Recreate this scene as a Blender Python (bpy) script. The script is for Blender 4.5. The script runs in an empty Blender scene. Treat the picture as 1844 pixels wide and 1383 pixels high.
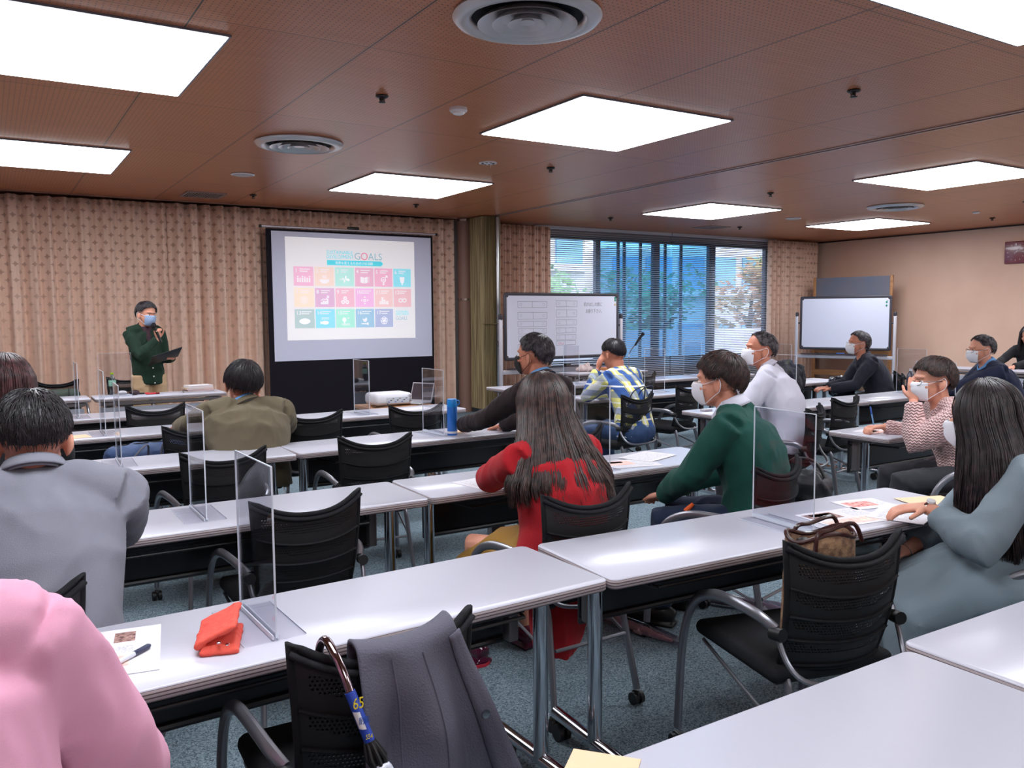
import bpy, math, random
import numpy as np
from mathutils import Vector, Matrix, noise
from math import sin, cos, pi, radians as R, atan2, sqrt

random.seed(7)
S = bpy.context.scene
COL = S.collection

# ------------------------------------------------------------------ camera
cam_data = bpy.data.cameras.new('camera')
cam_data.sensor_width = 36.0
cam_data.lens = 36.0 * 1499.2 / 1844
cam_data.clip_start = 0.05
camera = bpy.data.objects.new('camera', cam_data)
COL.objects.link(camera)
_yaw, _pit, _rol = R(32.166), R(-4.809), R(-0.377)
_fw = Vector((sin(_yaw) * cos(_pit), cos(_yaw) * cos(_pit), sin(_pit)))
_r0 = _fw.cross(Vector((0, 0, 1))).normalized()
_u0 = _r0.cross(_fw)
_r = _r0 * cos(_rol) + _u0 * sin(_rol)
_u = -_r0 * sin(_rol) + _u0 * cos(_rol)
camera.matrix_world = Matrix(((_r.x, _u.x, -_fw.x, 0), (_r.y, _u.y, -_fw.y, 0), (_r.z, _u.z, -_fw.z, 1.4724), (0, 0, 0, 1)))
S.camera = camera

# ------------------------------------------------------------------ world, exposure
S.view_settings.view_transform = 'Standard'
S.view_settings.look = 'None'
S.view_settings.gamma = 1.0
S.view_settings.use_curve_mapping = False
S.view_settings.exposure = 0.0
PANEL_POWER = 11.8
W = bpy.data.worlds.new('overcast_sky')
S.world = W
W.use_nodes = True
_bg = W.node_tree.nodes['Background']
_bg.inputs[0].default_value = (0.86, 0.93, 1.0, 1)
_bg.inputs[1].default_value = 4.6

# ------------------------------------------------------------------ materials
def lin(c):
    return tuple((x / 12.92 if x <= 0.04045 else ((x + 0.055) / 1.055) ** 2.4) for x in (v / 255 for v in c)) + (1,)

MATS = {}
def mat(name, rgb=(128, 128, 128), rough=0.5, metal=0.0, spec=0.5, bump=None, vary=None, coat=0, sheen=0, sss=0, emit=None):
    """bump=(scale, strength, (sx,sy,sz)); vary=(scale, rgb2, (sx,sy,sz))"""
    if name in MATS: return MATS[name]
    m = bpy.data.materials.new(name); m.use_nodes = True
    nt = m.node_tree; b = nt.nodes['Principled BSDF']
    b.inputs['Base Color'].default_value = lin(rgb)
    b.inputs['Roughness'].default_value = rough
    b.inputs['Metallic'].default_value = metal
    b.inputs['Specular IOR Level'].default_value = spec
    b.inputs['Coat Weight'].default_value = coat
    b.inputs['Sheen Weight'].default_value = sheen
    if sss:
        b.inputs['Subsurface Weight'].default_value = sss
        b.inputs['Subsurface Radius'].default_value = (0.012, 0.004, 0.002)
        b.inputs['Subsurface Scale'].default_value = 1.0
    if emit:
        b.inputs['Emission Color'].default_value = lin(emit[0]); b.inputs['Emission Strength'].default_value = emit[1]
    tc = None
    def coords(sc):
        nonlocal tc
        if tc is None: tc = nt.nodes.new('ShaderNodeTexCoord')
        mp = nt.nodes.new('ShaderNodeMapping'); mp.inputs['Scale'].default_value = sc
        nt.links.new(tc.outputs['Object'], mp.inputs[0]); return mp
    if vary:
        mp = coords(vary[2] if len(vary) > 2 else (1, 1, 1))
        n = nt.nodes.new('ShaderNodeTexNoise'); n.inputs['Scale'].default_value = vary[0]; n.inputs['Detail'].default_value = 4
        nt.links.new(mp.outputs[0], n.inputs['Vector'])
        rp = nt.nodes.new('ShaderNodeValToRGB')
        rp.color_ramp.elements[0].position = 0.35; rp.color_ramp.elements[1].position = 0.65
        rp.color_ramp.elements[0].color = lin(rgb); rp.color_ramp.elements[1].color = lin(vary[1])
        nt.links.new(n.outputs['Fac'], rp.inputs[0]); nt.links.new(rp.outputs[0], b.inputs['Base Color'])
    if bump:
        mp = coords(bump[2] if len(bump) > 2 else (1, 1, 1))
        n = nt.nodes.new('ShaderNodeTexNoise'); n.inputs['Scale'].default_value = bump[0]; n.inputs['Detail'].default_value = 3
        nt.links.new(mp.outputs[0], n.inputs['Vector'])
        bp = nt.nodes.new('ShaderNodeBump'); bp.inputs['Strength'].default_value = bump[1]; bp.inputs['Distance'].default_value = 0.01
        nt.links.new(n.outputs['Fac'], bp.inputs['Height']); nt.links.new(bp.outputs[0], b.inputs['Normal'])
    MATS[name] = m
    return m

class NG:
    """tiny helper for building maths node chains"""
    def __init__(s, m): s.nt = m.node_tree; s.b = s.nt.nodes.get('Principled BSDF')
    def n(s, t, **k):
        x = s.nt.nodes.new(t)
        for a, v in k.items(): setattr(x, a, v)
        return x
    def l(s, a, b): s.nt.links.new(a, b)
    def m(s, op, a, b=None, c=None):
        x = s.nt.nodes.new('ShaderNodeMath'); x.operation = op
        for i, v in enumerate((a, b, c)):
            if v is None: continue
            if isinstance(v, (int, float)): x.inputs[i].default_value = v
            else: s.l(v, x.inputs[i])
        return x.outputs[0]
    def mix(s, f, a, b):
        x = s.nt.nodes.new('ShaderNodeMix'); x.data_type = 'RGBA'
        for i, v in ((0, f), (6, a), (7, b)):
            if isinstance(v, (int, float)): x.inputs[i].default_value = v
            elif isinstance(v, tuple): x.inputs[i].default_value = v
            else: s.l(v, x.inputs[i])
        return x.outputs[2]
    def xyz(s, out='Object'):
        t = s.n('ShaderNodeTexCoord'); p = s.n('ShaderNodeSeparateXYZ'); s.l(t.outputs[out], p.inputs[0]); return p.outputs

def clear_mat(name, tint=(245, 250, 255), refl=0.08, rough=0.02, edge=0.5):
    """thin clear sheet: mostly transmits, reflects a little more at grazing angles"""
    if name in MATS: return MATS[name]
    m = bpy.data.materials.new(name); m.use_nodes = True
    g = NG(m); nt = m.node_tree; nt.nodes.remove(g.b)
    out = nt.nodes['Material Output']
    tr = g.n('ShaderNodeBsdfTransparent'); tr.inputs[0].default_value = lin(tint)
    gl = g.n('ShaderNodeBsdfGlossy'); gl.inputs['Roughness'].default_value = rough
    fr = g.n('ShaderNodeLayerWeight'); fr.inputs['Blend'].default_value = edge
    f = g.m('ADD', g.m('MULTIPLY', g.m('POWER', fr.outputs['Facing'], 3.0), 0.5), refl)
    mx = g.n('ShaderNodeMixShader'); g.l(f, mx.inputs[0]); g.l(tr.outputs[0], mx.inputs[1]); g.l(gl.outputs[0], mx.inputs[2])
    g.l(mx.outputs[0], out.inputs[0])
    MATS[name] = m
    return m

# ------------------------------------------------------------------ mesh builder
def frame(d, up=None):
    d = Vector(d).normalized()
    up = Vector(up) if up is not None else Vector((0, 0, 1))
    if abs(d.dot(up.normalized())) > 0.98: up = Vector((0, 1, 0)) if abs(d.y) < 0.9 else Vector((1, 0, 0))
    a = d.cross(up).normalized(); b = a.cross(d).normalized()
    return a, b, d

class MB:
    def __init__(s): s.v = []; s.f = []; s.uv = None
    def add(s, vs, fs, M=None):
        k = len(s.v)
        if M is not None: vs = [M @ Vector(p) for p in vs]
        s.v += [tuple(p) for p in vs]; s.f += [tuple(i + k for i in q) for q in fs]; return s
    def box(s, c, d, M=None, bev=0.0):
        x, y, z = (t / 2 for t in d)
        if bev <= 0:
            vs = [(c[0] + i * x, c[1] + j * y, c[2] + k * z) for i in (-1, 1) for j in (-1, 1) for k in (-1, 1)]
            fs = [(0, 1, 3, 2), (4, 6, 7, 5), (0, 4, 5, 1), (2, 3, 7, 6), (0, 2, 6, 4), (1, 5, 7, 3)]
            return s.add(vs, fs, M)
        b = min(bev, x, y, z) * 0.999
        # rounded box as a stack of rounded rects
        rings = []
        n = 3
        for side in (-1, 1):
            rng = range(n + 1) if side < 0 else range(n, -1, -1)
            for i in rng:
                a = (i / n) * pi / 2
                off = b * (1 - sin(a)); zz = side * (z - b * (1 - cos(a))) if False else side * (z - b + b * cos(a))
                if side < 0: pass
                rings.append((b * (1 - sin(a)), zz))
        vs = []; m = 3; cnt = 4 * (m + 1)
        for off, zz in rings:
            for q, (sx, sy) in enumerate(((1, 1), (-1, 1), (-1, -1), (1, -1))):
                for i in range(m + 1):
                    a = q * pi / 2 + (i / m) * pi / 2
                    rr = b - off
                    vs.append((c[0] + sx * (x - b) + rr * cos(a), c[1] + sy * (y - b) + rr * sin(a), c[2] + zz))
        fs = []
        for k in range(len(rings) - 1):
            for i in range(cnt):
                j = (i + 1) % cnt
                fs.append((k * cnt + i, k * cnt + j, (k + 1) * cnt + j, (k + 1) * cnt + i))
        fs.append(tuple(range(cnt))[::-1]); fs.append(tuple((len(rings) - 1) * cnt + i for i in range(cnt)))
        return s.add(vs, fs, M)
    def tube(s, pts, r, n=8, cap=True, up=None, ry=None, close=False):
        pts = [Vector(p) for p in pts]; m = len(pts)
        if not hasattr(r, '__len__'): r = [r] * m
        if ry is None: ry = r
        elif not hasattr(ry, '__len__'): ry = [ry] * m
        vs = []; prev = None
        for i, p in enumerate(pts):
            if close: d = pts[(i + 1) % m] - pts[i - 1]
            else: d = (pts[min(i + 1, m - 1)] - pts[max(i - 1, 0)])
            if d.length < 1e-9: d = Vector((0, 0, 1))
            if up is not None: a, b, _ = frame(d, up)
            else:
                d.normalize()
                if prev is None: a, b, _ = frame(d)
                else:
                    a = prev - d * prev.dot(d)
                    if a.length < 1e-6: a, b, _ = frame(d)
                    a.normalize(); b = a.cross(d).normalized() * 1
                prev = a
            for k in range(n):
                t = 2 * pi * k / n
                vs.append(p + a * (cos(t) * r[i]) + b * (sin(t) * ry[i]))
        fs = []
        for i in range(m - (0 if close else 1)):
            for k in range(n):
                k2 = (k + 1) % n; i2 = (i + 1) % m
                fs.append((i * n + k, i * n + k2, i2 * n + k2, i2 * n + k))
        if cap and not close:
            fs.append(tuple(range(n))[::-1]); fs.append(tuple((m - 1) * n + k for k in range(n)))
        return s.add(vs, fs)
    def cyl(s, a, b, r, r2=None, n=16): return s.tube([a, b], [r, r if r2 is None else r2], n)
    def lathe(s, prof, c=(0, 0, 0), n=24, M=None):
        vs = []; fs = []; m = len(prof)
        for (r, z) in prof:
            for k in range(n):
                t = 2 * pi * k / n; vs.append((c[0] + r * cos(t), c[1] + r * sin(t), c[2] + z))
        for i in range(m - 1):
            for k in range(n):
                k2 = (k + 1) % n; fs.append((i * n + k, i * n + k2, (i + 1) * n + k2, (i + 1) * n + k))
        fs.append(tuple(range(n))[::-1]); fs.append(tuple((m - 1) * n + k for k in range(n)))
        return s.add(vs, fs, M)
    def ell(s, c, r, M=None, n=16, m=10):
        vs = [(c[0], c[1], c[2] - r[2])]; fs = []
        for i in range(1, m):
            a = -pi / 2 + pi * i / m
            for k in range(n):
                t = 2 * pi * k / n
                vs.append((c[0] + r[0] * cos(a) * cos(t), c[1] + r[1] * cos(a) * sin(t), c[2] + r[2] * sin(a)))
        vs.append((c[0], c[1], c[2] + r[2])); L = len(vs) - 1
        for k in range(n): fs.append((0, 1 + (k + 1) % n, 1 + k)); fs.append((L, 1 + (m - 2) * n + k, 1 + (m - 2) * n + (k + 1) % n))
        for i in range(m - 2):
            for k in range(n):
                k2 = (k + 1) % n; fs.append((1 + i * n + k, 1 + i * n + k2, 1 + (i + 1) * n + k2, 1 + (i + 1) * n + k))
        return s.add(vs, fs, M)
    def prism(s, poly, z0, z1, M=None):
        n = len(poly)
        vs = [(x, y, z0) for x, y in poly] + [(x, y, z1) for x, y in poly]
        fs = [tuple(range(n))[::-1], tuple(range(n, 2 * n))] + [(i, (i + 1) % n, n + (i + 1) % n, n + i) for i in range(n)]
        return s.add(vs, fs, M)
    def grid(s, fn, nu, nv):
        vs = [fn(i / nu, j / nv) for j in range(nv + 1) for i in range(nu + 1)]
        fs = [(j * (nu + 1) + i, j * (nu + 1) + i + 1, (j + 1) * (nu + 1) + i + 1, (j + 1) * (nu + 1) + i) for j in range(nv) for i in range(nu)]
        return s.add(vs, fs)
    def mesh(s, name, smooth=True, ang=35):
        me = bpy.data.meshes.new(name); me.from_pydata(s.v, [], s.f); me.update()
        if smooth:
            me.polygons.foreach_set('use_smooth', [True] * len(me.polygons))
            if ang and ang < 170:
                try: me.set_sharp_from_angle(angle=R(ang))
                except Exception: pass
        return me
    def build(s, name, material, parent=None, smooth=True, ang=35, loc=None, solid=None):
        o = bpy.data.objects.new(name, s.mesh(name, smooth, ang)); COL.objects.link(o)
        if material is not None: o.data.materials.append(material)
        if parent is not None: o.parent = parent
        if loc is not None: o.location = loc
        if solid:
            md = o.modifiers.new('solidify', 'SOLIDIFY'); md.thickness = solid; md.offset = 0
        return o

def rrect(w, d, r, n=5, c=(0, 0)):
    out = []
    for q, (sx, sy) in enumerate(((1, 1), (-1, 1), (-1, -1), (1, -1))):
        for i in range(n + 1):
            a = q * pi / 2 + i / n * pi / 2
            out.append((c[0] + sx * (w / 2 - r) + r * cos(a), c[1] + sy * (d / 2 - r) + r * sin(a)))
    return out

def thing(name, label, cat, loc=(0, 0, 0), rz=0, group=None):
    o = bpy.data.objects.new(name, None); COL.objects.link(o)
    o.empty_display_size = 0.1
    o.location = loc; o.rotation_euler = (0, 0, rz); o['label'] = label; o['category'] = cat
    if group: o['group'] = group
    return o
def tag(o, label, cat, group=None):
    o['label'] = label; o['category'] = cat
    if group: o['group'] = group
    return o
def struct(name, mb, m, **k):
    o = mb.build(name, m, **k)
    if k.get('parent') is None: o['kind'] = 'structure'
    return o
def dup(root, loc, rz, label, group=None, drop=()):
    r = root.copy(); COL.objects.link(r); r.location = loc; r.rotation_euler = (0, 0, rz); r['label'] = label
    if group: r['group'] = group
    for ch in list(root.children):
        if ch.name.split('.')[0] in drop: continue
        c = ch.copy(); COL.objects.link(c); c.parent = r
        for g in ch.children:
            d = g.copy(); COL.objects.link(d); d.parent = c
    return r
def arc(c, r, a0, a1, n, ax='xz'):
    out = []
    for i in range(n + 1):
        a = a0 + (a1 - a0) * i / n; p = [c[0], c[1], c[2]]
        p['xyz'.index(ax[0])] += r * cos(a); p['xyz'.index(ax[1])] += r * sin(a); out.append(tuple(p))
    return out
def text(body, name, m, size, parent, loc, rot, depth=0.0006, align='LEFT', sx=1.0):
    c = bpy.data.curves.new(name, 'FONT'); c.body = body; c.size = size; c.extrude = depth; c.align_x = align; c.resolution_u = 3
    t = bpy.data.objects.new(name + '_curve', c); COL.objects.link(t)
    dg = bpy.context.evaluated_depsgraph_get(); dg.update()
    me = bpy.data.meshes.new_from_object(t.evaluated_get(dg)); bpy.data.objects.remove(t)
    me.name = name
    o = bpy.data.objects.new(name, me); COL.objects.link(o); me.materials.clear(); me.materials.append(m)
    o.parent = parent; o.location = loc; o.rotation_euler = rot; o.scale = (sx, 1, 1)
    return o
def bake(mb, voxel, smooth_it=4, fac=0.5):
    """union of overlapping closed shapes -> one continuous surface"""
    me = mb.mesh('tmp', False); o = bpy.data.objects.new('tmp', me); COL.objects.link(o)
    md = o.modifiers.new('r', 'REMESH'); md.mode = 'VOXEL'; md.voxel_size = voxel; md.use_smooth_shade = True
    if smooth_it:
        sm = o.modifiers.new('s', 'SMOOTH'); sm.factor = fac; sm.iterations = smooth_it
    dg = bpy.context.evaluated_depsgraph_get(); dg.update()
    me2 = bpy.data.meshes.new_from_object(o.evaluated_get(dg))
    bpy.data.objects.remove(o); bpy.data.meshes.remove(me)
    me2.polygons.foreach_set('use_smooth', [True] * len(me2.polygons))
    return me2
def obj(me, name, m, parent=None, loc=None):
    me.name = name
    o = bpy.data.objects.new(name, me); COL.objects.link(o); me.materials.clear(); me.materials.append(m)
    if parent is not None: o.parent = parent
    if loc is not None: o.location = loc
    return o
# ------------------------------------------------------------------ room shell
HC = 2.9
XL, XR, YB, YF = -4.3, 14.6, -4.2, 11.4

def ceiling_material():
    m = mat('perforated_wood_ceiling', (150, 92, 72), rough=0.32, spec=0.45)
    g = NG(m); p = g.xyz()
    x, y = p[0], p[1]
    def tri(v, period, off):
        t = g.m('DIVIDE', g.m('ADD', v, off), period); f = g.m('FRACT', t)
        return g.m('MULTIPLY', g.m('ABSOLUTE', g.m('SUBTRACT', f, 0.5)), 2.0)   # 1 at joint
    jx = g.m('GREATER_THAN', tri(x, 0.905, 10 * 0.905), 1 - 2 * 0.0045 / 0.905)
    jy = g.m('GREATER_THAN', tri(y, 1.735, 10 * 1.735 - 4.29), 1 - 2 * 0.0028 / 1.735)
    j = g.m('MAXIMUM', jx, jy)
    P = 0.0301666
    fx = g.m('SUBTRACT', g.m('FRACT', g.m('DIVIDE', g.m('ADD', x, 9.05), P)), 0.5)
    fy = g.m('SUBTRACT', g.m('FRACT', g.m('DIVIDE', g.m('ADD', y, 9.06), P)), 0.5)
    d = g.m('SQRT', g.m('ADD', g.m('MULTIPLY', fx, fx), g.m('MULTIPLY', fy, fy)))
    hole = g.m('LESS_THAN', d, 0.14)
    tc = g.n('ShaderNodeTexCoord'); mp = g.n('ShaderNodeMapping'); mp.inputs['Scale'].default_value = (1.2, 22, 1)
    g.l(tc.outputs['Object'], mp.inputs[0])
    nz = g.n('ShaderNodeTexNoise'); nz.inputs['Scale'].default_value = 2.2; nz.inputs['Detail'].default_value = 5; g.l(mp.outputs[0], nz.inputs['Vector'])
    # one tone per board
    ix = g.m('FLOOR', g.m('DIVIDE', x, 0.905)); iy = g.m('FLOOR', g.m('DIVIDE', g.m('SUBTRACT', y, 4.29), 1.735))
    cb = g.n('ShaderNodeCombineXYZ'); g.l(ix, cb.inputs[0]); g.l(iy, cb.inputs[1])
    wn = g.n('ShaderNodeTexWhiteNoise'); g.l(cb.outputs[0], wn.inputs['Vector'])
    base = g.mix(nz.outputs['Fac'], lin((176, 104, 66)), lin((206, 134, 92)))
    base = g.mix(g.m('MULTIPLY', wn.outputs['Value'], 0.35), base, lin((174, 98, 68)))
    c = g.mix(hole, base, lin((50, 22, 16)))
    c = g.mix(j, c, lin((38, 20, 18)))
    g.l(c, g.b.inputs['Base Color'])
    return m

def carpet_material():
    m = mat('flecked_grey_carpet', (96, 112, 120), rough=0.95, spec=0.1)
    g = NG(m); tc = g.n('ShaderNodeTexCoord')
    v = g.n('ShaderNodeTexVoronoi'); v.inputs['Scale'].default_value = 210; g.l(tc.outputs['Object'], v.inputs['Vector'])
    n = g.n('ShaderNodeTexNoise'); n.inputs['Scale'].default_value = 210; n.inputs['Detail'].default_value = 2; g.l(tc.outputs['Object'], n.inputs['Vector'])
    sp = g.n('ShaderNodeSeparateColor'); g.l(v.outputs['Color'], sp.inputs[0])
    rp = g.n('ShaderNodeValToRGB'); e = rp.color_ramp.elements
    e[0].position = 0.0; e[0].color = lin((80, 92, 104)); e[1].position = 1.0; e[1].color = lin((206, 212, 220))
    for pos, col in ((0.3, (110, 128, 138)), (0.6, (136, 152, 162)), (0.85, (168, 178, 188))):
        q = e.new(pos); q.color = lin(col)
    rp.color_ramp.interpolation = 'CONSTANT'
    f = g.m('ADD', g.m('MULTIPLY', sp.outputs[0], 0.7), g.m('MULTIPLY', n.outputs['Fac'], 0.3))
    g.l(f, rp.inputs[0]); g.l(rp.outputs[0], g.b.inputs['Base Color'])
    bp = g.n('ShaderNodeBump'); bp.inputs['Strength'].default_value = 0.5; bp.inputs['Distance'].default_value = 0.004
    g.l(n.outputs['Fac'], bp.inputs['Height']); g.l(bp.outputs[0], g.b.inputs['Normal'])
    return m

struct('floor', MB().box(((XL + XR) / 2, (YB + YF) / 2, -0.05), (XR - XL + 0.4, YF - YB + 0.4, 0.1)), carpet_material(), smooth=False)
struct('ceiling', MB().box(((XL + XR) / 2, (YB + YF) / 2, HC + 0.05), (XR - XL + 0.4, YF - YB + 0.4, 0.1)), ceiling_material(), smooth=False)
M_wall = mat('pinkish_fabric_wallpaper', (226, 186, 164), rough=0.9, spec=0.2, bump=(350, 0.15), vary=(1.5, (232, 194, 172)))
M_under = mat('grey_sill_wall', (126, 116, 112), rough=0.8)
struct('wall_right', MB().box((XR + 0.1, (YB + YF) / 2, HC / 2), (0.2, YF - YB + 0.4, HC)), M_wall, smooth=False)
struct('wall_left', MB().box((XL - 0.1, (YB + YF) / 2, HC / 2), (0.2, YF - YB + 0.4, HC)), M_wall, smooth=False)
struct('wall_back', MB().box(((XL + XR) / 2, YB - 0.1, HC / 2), (XR - XL, 0.2, HC)), M_wall, smooth=False)
# front wall, with the window opening
WX0, WX1, WZ0, WZ1 = 7.45, 13.25, 0.62, 2.78
wf = MB()
wf.box(((XL + WX0) / 2, YF + 0.1, HC / 2), (WX0 - XL, 0.2, HC))
wf.box(((WX1 + XR) / 2, YF + 0.1, HC / 2), (XR - WX1, 0.2, HC))
wf.box(((WX0 + WX1) / 2, YF + 0.1, WZ0 / 2), (WX1 - WX0, 0.2, WZ0))
wf.box(((WX0 + WX1) / 2, YF + 0.1, (WZ1 + HC) / 2), (WX1 - WX0, 0.2, HC - WZ1))
struct('wall_front', wf, M_under, smooth=False)
struct('baseboard_right', MB().box((XR - 0.008, (YB + YF) / 2, 0.04), (0.016, YF - YB, 0.08)), mat('dark_brown_skirting', (70, 55, 50), rough=0.5), smooth=False)
# slim cornice lines and the steel track of the folding partition
M_trim = mat('dark_ceiling_edge', (58, 34, 30), rough=0.5)
struct('trim_1', MB().box((0.9, 11.06, HC - 0.006), (10.4, 0.02, 0.012)), mat('pale_curtain_rail', (150, 110, 98), rough=.5), smooth=False)
struct('trim_2', MB().box((XR - 0.012, (YB + YF) / 2, HC - 0.012), (0.024, YF - YB, 0.024)), M_trim, smooth=False)
M_alu = mat('brushed_aluminium', (186, 186, 190), rough=0.3, metal=0.9)
tr = MB(); tr.box((6.325, 3.3, HC - 0.004), (0.02, 15, 0.008)); tr.box((6.395, 3.3, HC - 0.004), (0.02, 15, 0.008))
struct('trim_3', tr, mat('satin_track_steel', (170, 160, 160), rough=0.35, metal=0.7), smooth=False)

# window: frame, mullions, panes; sliding sashes overlap so the middle panes look blue
win = MB()
M_frame = mat('dark_blue_window_frame', (28, 34, 52), rough=0.4, metal=0.3)
def bar(b, x, w, y=YF + 0.1, d=0.08, z0=WZ0, z1=WZ1): b.box((x, y, (z0 + z1) / 2), (w, d, z1 - z0))
for x, w in ((WX0 + .03, .06), (WX1 - .03, .06), (8.98, .1), (10.32, .14), (11.72, .16)): bar(win, x, w)
win.box(((WX0 + WX1) / 2, YF + .1, WZ0 + .03), (WX1 - WX0, .1, .06)); win.box(((WX0 + WX1) / 2, YF + .1, WZ1 - .03), (WX1 - WX0, .1, .06))
window = struct('window_1', win, M_frame, smooth=False)
clear = clear_mat('clear_window_glass', (236, 244, 255), 0.04)
blue = clear_mat('blue_tinted_glass', (158, 206, 236), 0.04)
for k, (a, b, g_) in enumerate(((WX0, 8.98, clear), (8.98, 10.32, blue), (10.32, 11.72, blue), (11.72, WX1, clear))):
    MB().box(((a + b) / 2, YF + 0.1, (WZ0 + WZ1) / 2), (b - a, 0.008, WZ1 - WZ0)).build('pane', g_, window, smooth=False)
# narrow steel bars of the sliding screens outside the glass
sc = MB()
for x in (9.16, 9.60, 9.74, 10.12, 10.72, 11.12): bar(sc, x, 0.055, YF + 0.28, 0.03)
sc.build('screen_bar', M_frame, window, smooth=False)
sill = struct('trim_4', MB().box(((WX0 + WX1) / 2, YF - 0.03, WZ0 - .015), (WX1 - WX0, 0.1, 0.03)), mat('sill_dark', (40, 40, 48), rough=0.4), smooth=False)

# ------------------------------------------------------------------ ceiling lights
M_diff = mat('lit_white_diffuser', (255, 255, 255), emit=((244, 249, 255), PANEL_POWER))
M_lframe = mat('light_frame_steel', (120, 125, 140), rough=0.4, metal=0.6)
def light_panel():
    t = thing('ceiling_light', '', 'ceiling light')
    w, d = 1.37, 1.33
    fr = MB()
    for sx in (-1, 1): fr.box((sx * (w / 2 + .006), 0, -.006), (.012, d + .024, .012))
    for sy in (-1, 1): fr.box((0, sy * (d / 2 + .006), -.006), (w, .012, .012))
    fr.build('frame', M_lframe, t, smooth=False)
    MB().box((0, 0, -0.009), (w - .004, d - .004, .016), bev=.006).build('diffuser', M_diff, t, ang=60)
    return t
LX = (0.435, 4.065, 8.74, 12.3); LY = (-1.7, 1.78, 5.14, 8.59)
names = {(0, 1.78): None}
lab = {(0, 3): 'square ceiling light panel nearest the curtain wall, at far left', (0, 2): 'large square ceiling light panel at upper left of the photo',
       (1, 3): 'square ceiling light panel above and in front of the projection screen', (1, 2): 'large square ceiling light panel right of the round white emergency lamp',
       (1, 1): 'very bright square ceiling light panel cut by the top right corner',
       (2, 3): 'square ceiling light panel nearest the blinds of the window', (2, 2): 'square ceiling light panel right of centre, in front of the far round diffuser',
       (3, 3): 'farthest square ceiling light panel, near the corner by the plain wall', (3, 2): 'square ceiling light panel above the right wall clock, cut by the frame edge',
       (2, 1): 'square ceiling light panel overhead on the right side, outside the photo', (3, 1): 'square ceiling light panel overhead beside the right wall, outside the photo',
       (0, 1): 'square ceiling light panel above the nearest left table, outside the photo',
       (0, 0): 'square ceiling light panel behind the camera on the left', (1, 0): 'square ceiling light panel behind the camera over the aisle',
       (2, 0): 'square ceiling light panel behind the camera on the right', (3, 0): 'square ceiling light panel behind the camera by the right wall'}
proto = None
for i, x in enumerate(LX):
    for j, y in enumerate(LY):
        if proto is None:
            proto = light_panel(); proto.location = (x, y, HC); proto['label'] = lab[(i, j)]; proto['group'] = 'square ceiling light panels'
        else: dup(proto, (x, y, HC), 0, lab[(i, j)], 'square ceiling light panels')
# ------------------------------------------------------------------ round air diffusers
M_dif = mat('satin_diffuser_metal', (205, 200, 200), rough=0.32, metal=0.65)
M_black = mat('dark_duct', (18, 16, 18), rough=0.8)
def diffuser():
    t = thing('air_diffuser', '', 'air vent')
    MB().lathe([(.30, 0), (.355, 0), (.36, -.012), (.345, -.03), (.30, -.04), (.27, -.02), (.27, 0)], n=48).build('outer_ring', M_dif, t, ang=60)
    MB().lathe([(.27, -.001), (.0, -.002), (.0, -.004), (.27, -.003)], n=40).build('duct_opening', M_black, t)
    for r0, z in ((.235, .0), (.165, .0), (.09, .0)):
        MB().lathe([(r0 - .05, -.012), (r0 - .035, -.02), (r0, -.045), (r0 + .006, -.046), (r0 - .03, -.012)], n=40).build('cone_ring', M_dif, t, ang=60)
    MB().lathe([(.0, -.01), (.02, -.012), (.035, -.03), (.04, -.036), (.0, -.038)], n=24).build('centre_cone', M_dif, t, ang=60)
    return t
d0 = diffuser(); d0.location = (2.27, 3.45, HC)
d0['label'] = 'largest round metal air diffuser, at top centre of the photo'; d0['group'] = 'round ceiling diffusers'
dup(d0, (2.27, 6.9, HC), 0, 'round metal air diffuser over the left tables, near the small round speaker', 'round ceiling diffusers')
dup(d0, (10.53, 6.93, HC), 0, 'farthest round metal air diffuser, between two light panels on the right', 'round ceiling diffusers')
# ------------------------------------------------------------------ speakers, sprinklers, lamps, vents
M_wp = mat('white_plastic', (226, 222, 224), rough=0.4)
M_grille = mat('speaker_grille', (205, 196, 196), rough=0.6, bump=(900, 0.6))
def speaker():
    t = thing('ceiling_speaker', '', 'speaker')
    MB().lathe([(.0, -.001), (.105, 0), (.118, -.004), (.118, -.008), (.10, -.012), (.0, -.012)], n=32).build('ring', M_wp, t)
    MB().lathe([(.0, -.011), (.098, -.012), (.085, -.017), (.0, -.019)], n=32).build('grille', M_grille, t)
    return t
s0 = speaker(); s0.location = (2.27, 8.7, HC); s0['label'] = 'round white ceiling speaker near the curtain wall on the left'; s0['group'] = 'ceiling speakers'
dup(s0, (10.5, 8.6, HC), 0, 'round white ceiling speaker close to the farthest light panel', 'ceiling speakers')
M_chrome = mat('chrome', (200, 200, 206), rough=0.12, metal=1.0)
M_dk = mat('dark_bronze', (60, 52, 50), rough=0.35, metal=0.7)
def sprinkler():
    t = thing('sprinkler_head', '', 'sprinkler')
    MB().lathe([(0, 0), (.038, 0), (.044, -.006), (.036, -.014), (.02, -.018), (.0, -.018)], n=20).build('collar', M_dk, t, ang=60)
    b = MB(); b.lathe([(0, -.016), (.012, -.016), (.012, -.034), (0, -.034)], n=12)
    for a in range(3): b.cyl((.02 * cos(a * 2.09), .02 * sin(a * 2.09), -.014), (.014 * cos(a * 2.09), .014 * sin(a * 2.09), -.042), .003, n=6)
    b.lathe([(0, -.042), (.024, -.042), (.02, -.047), (0, -.047)], n=16)
    b.build('nozzle', M_dk, t, ang=60)
    return t
sp = None
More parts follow.
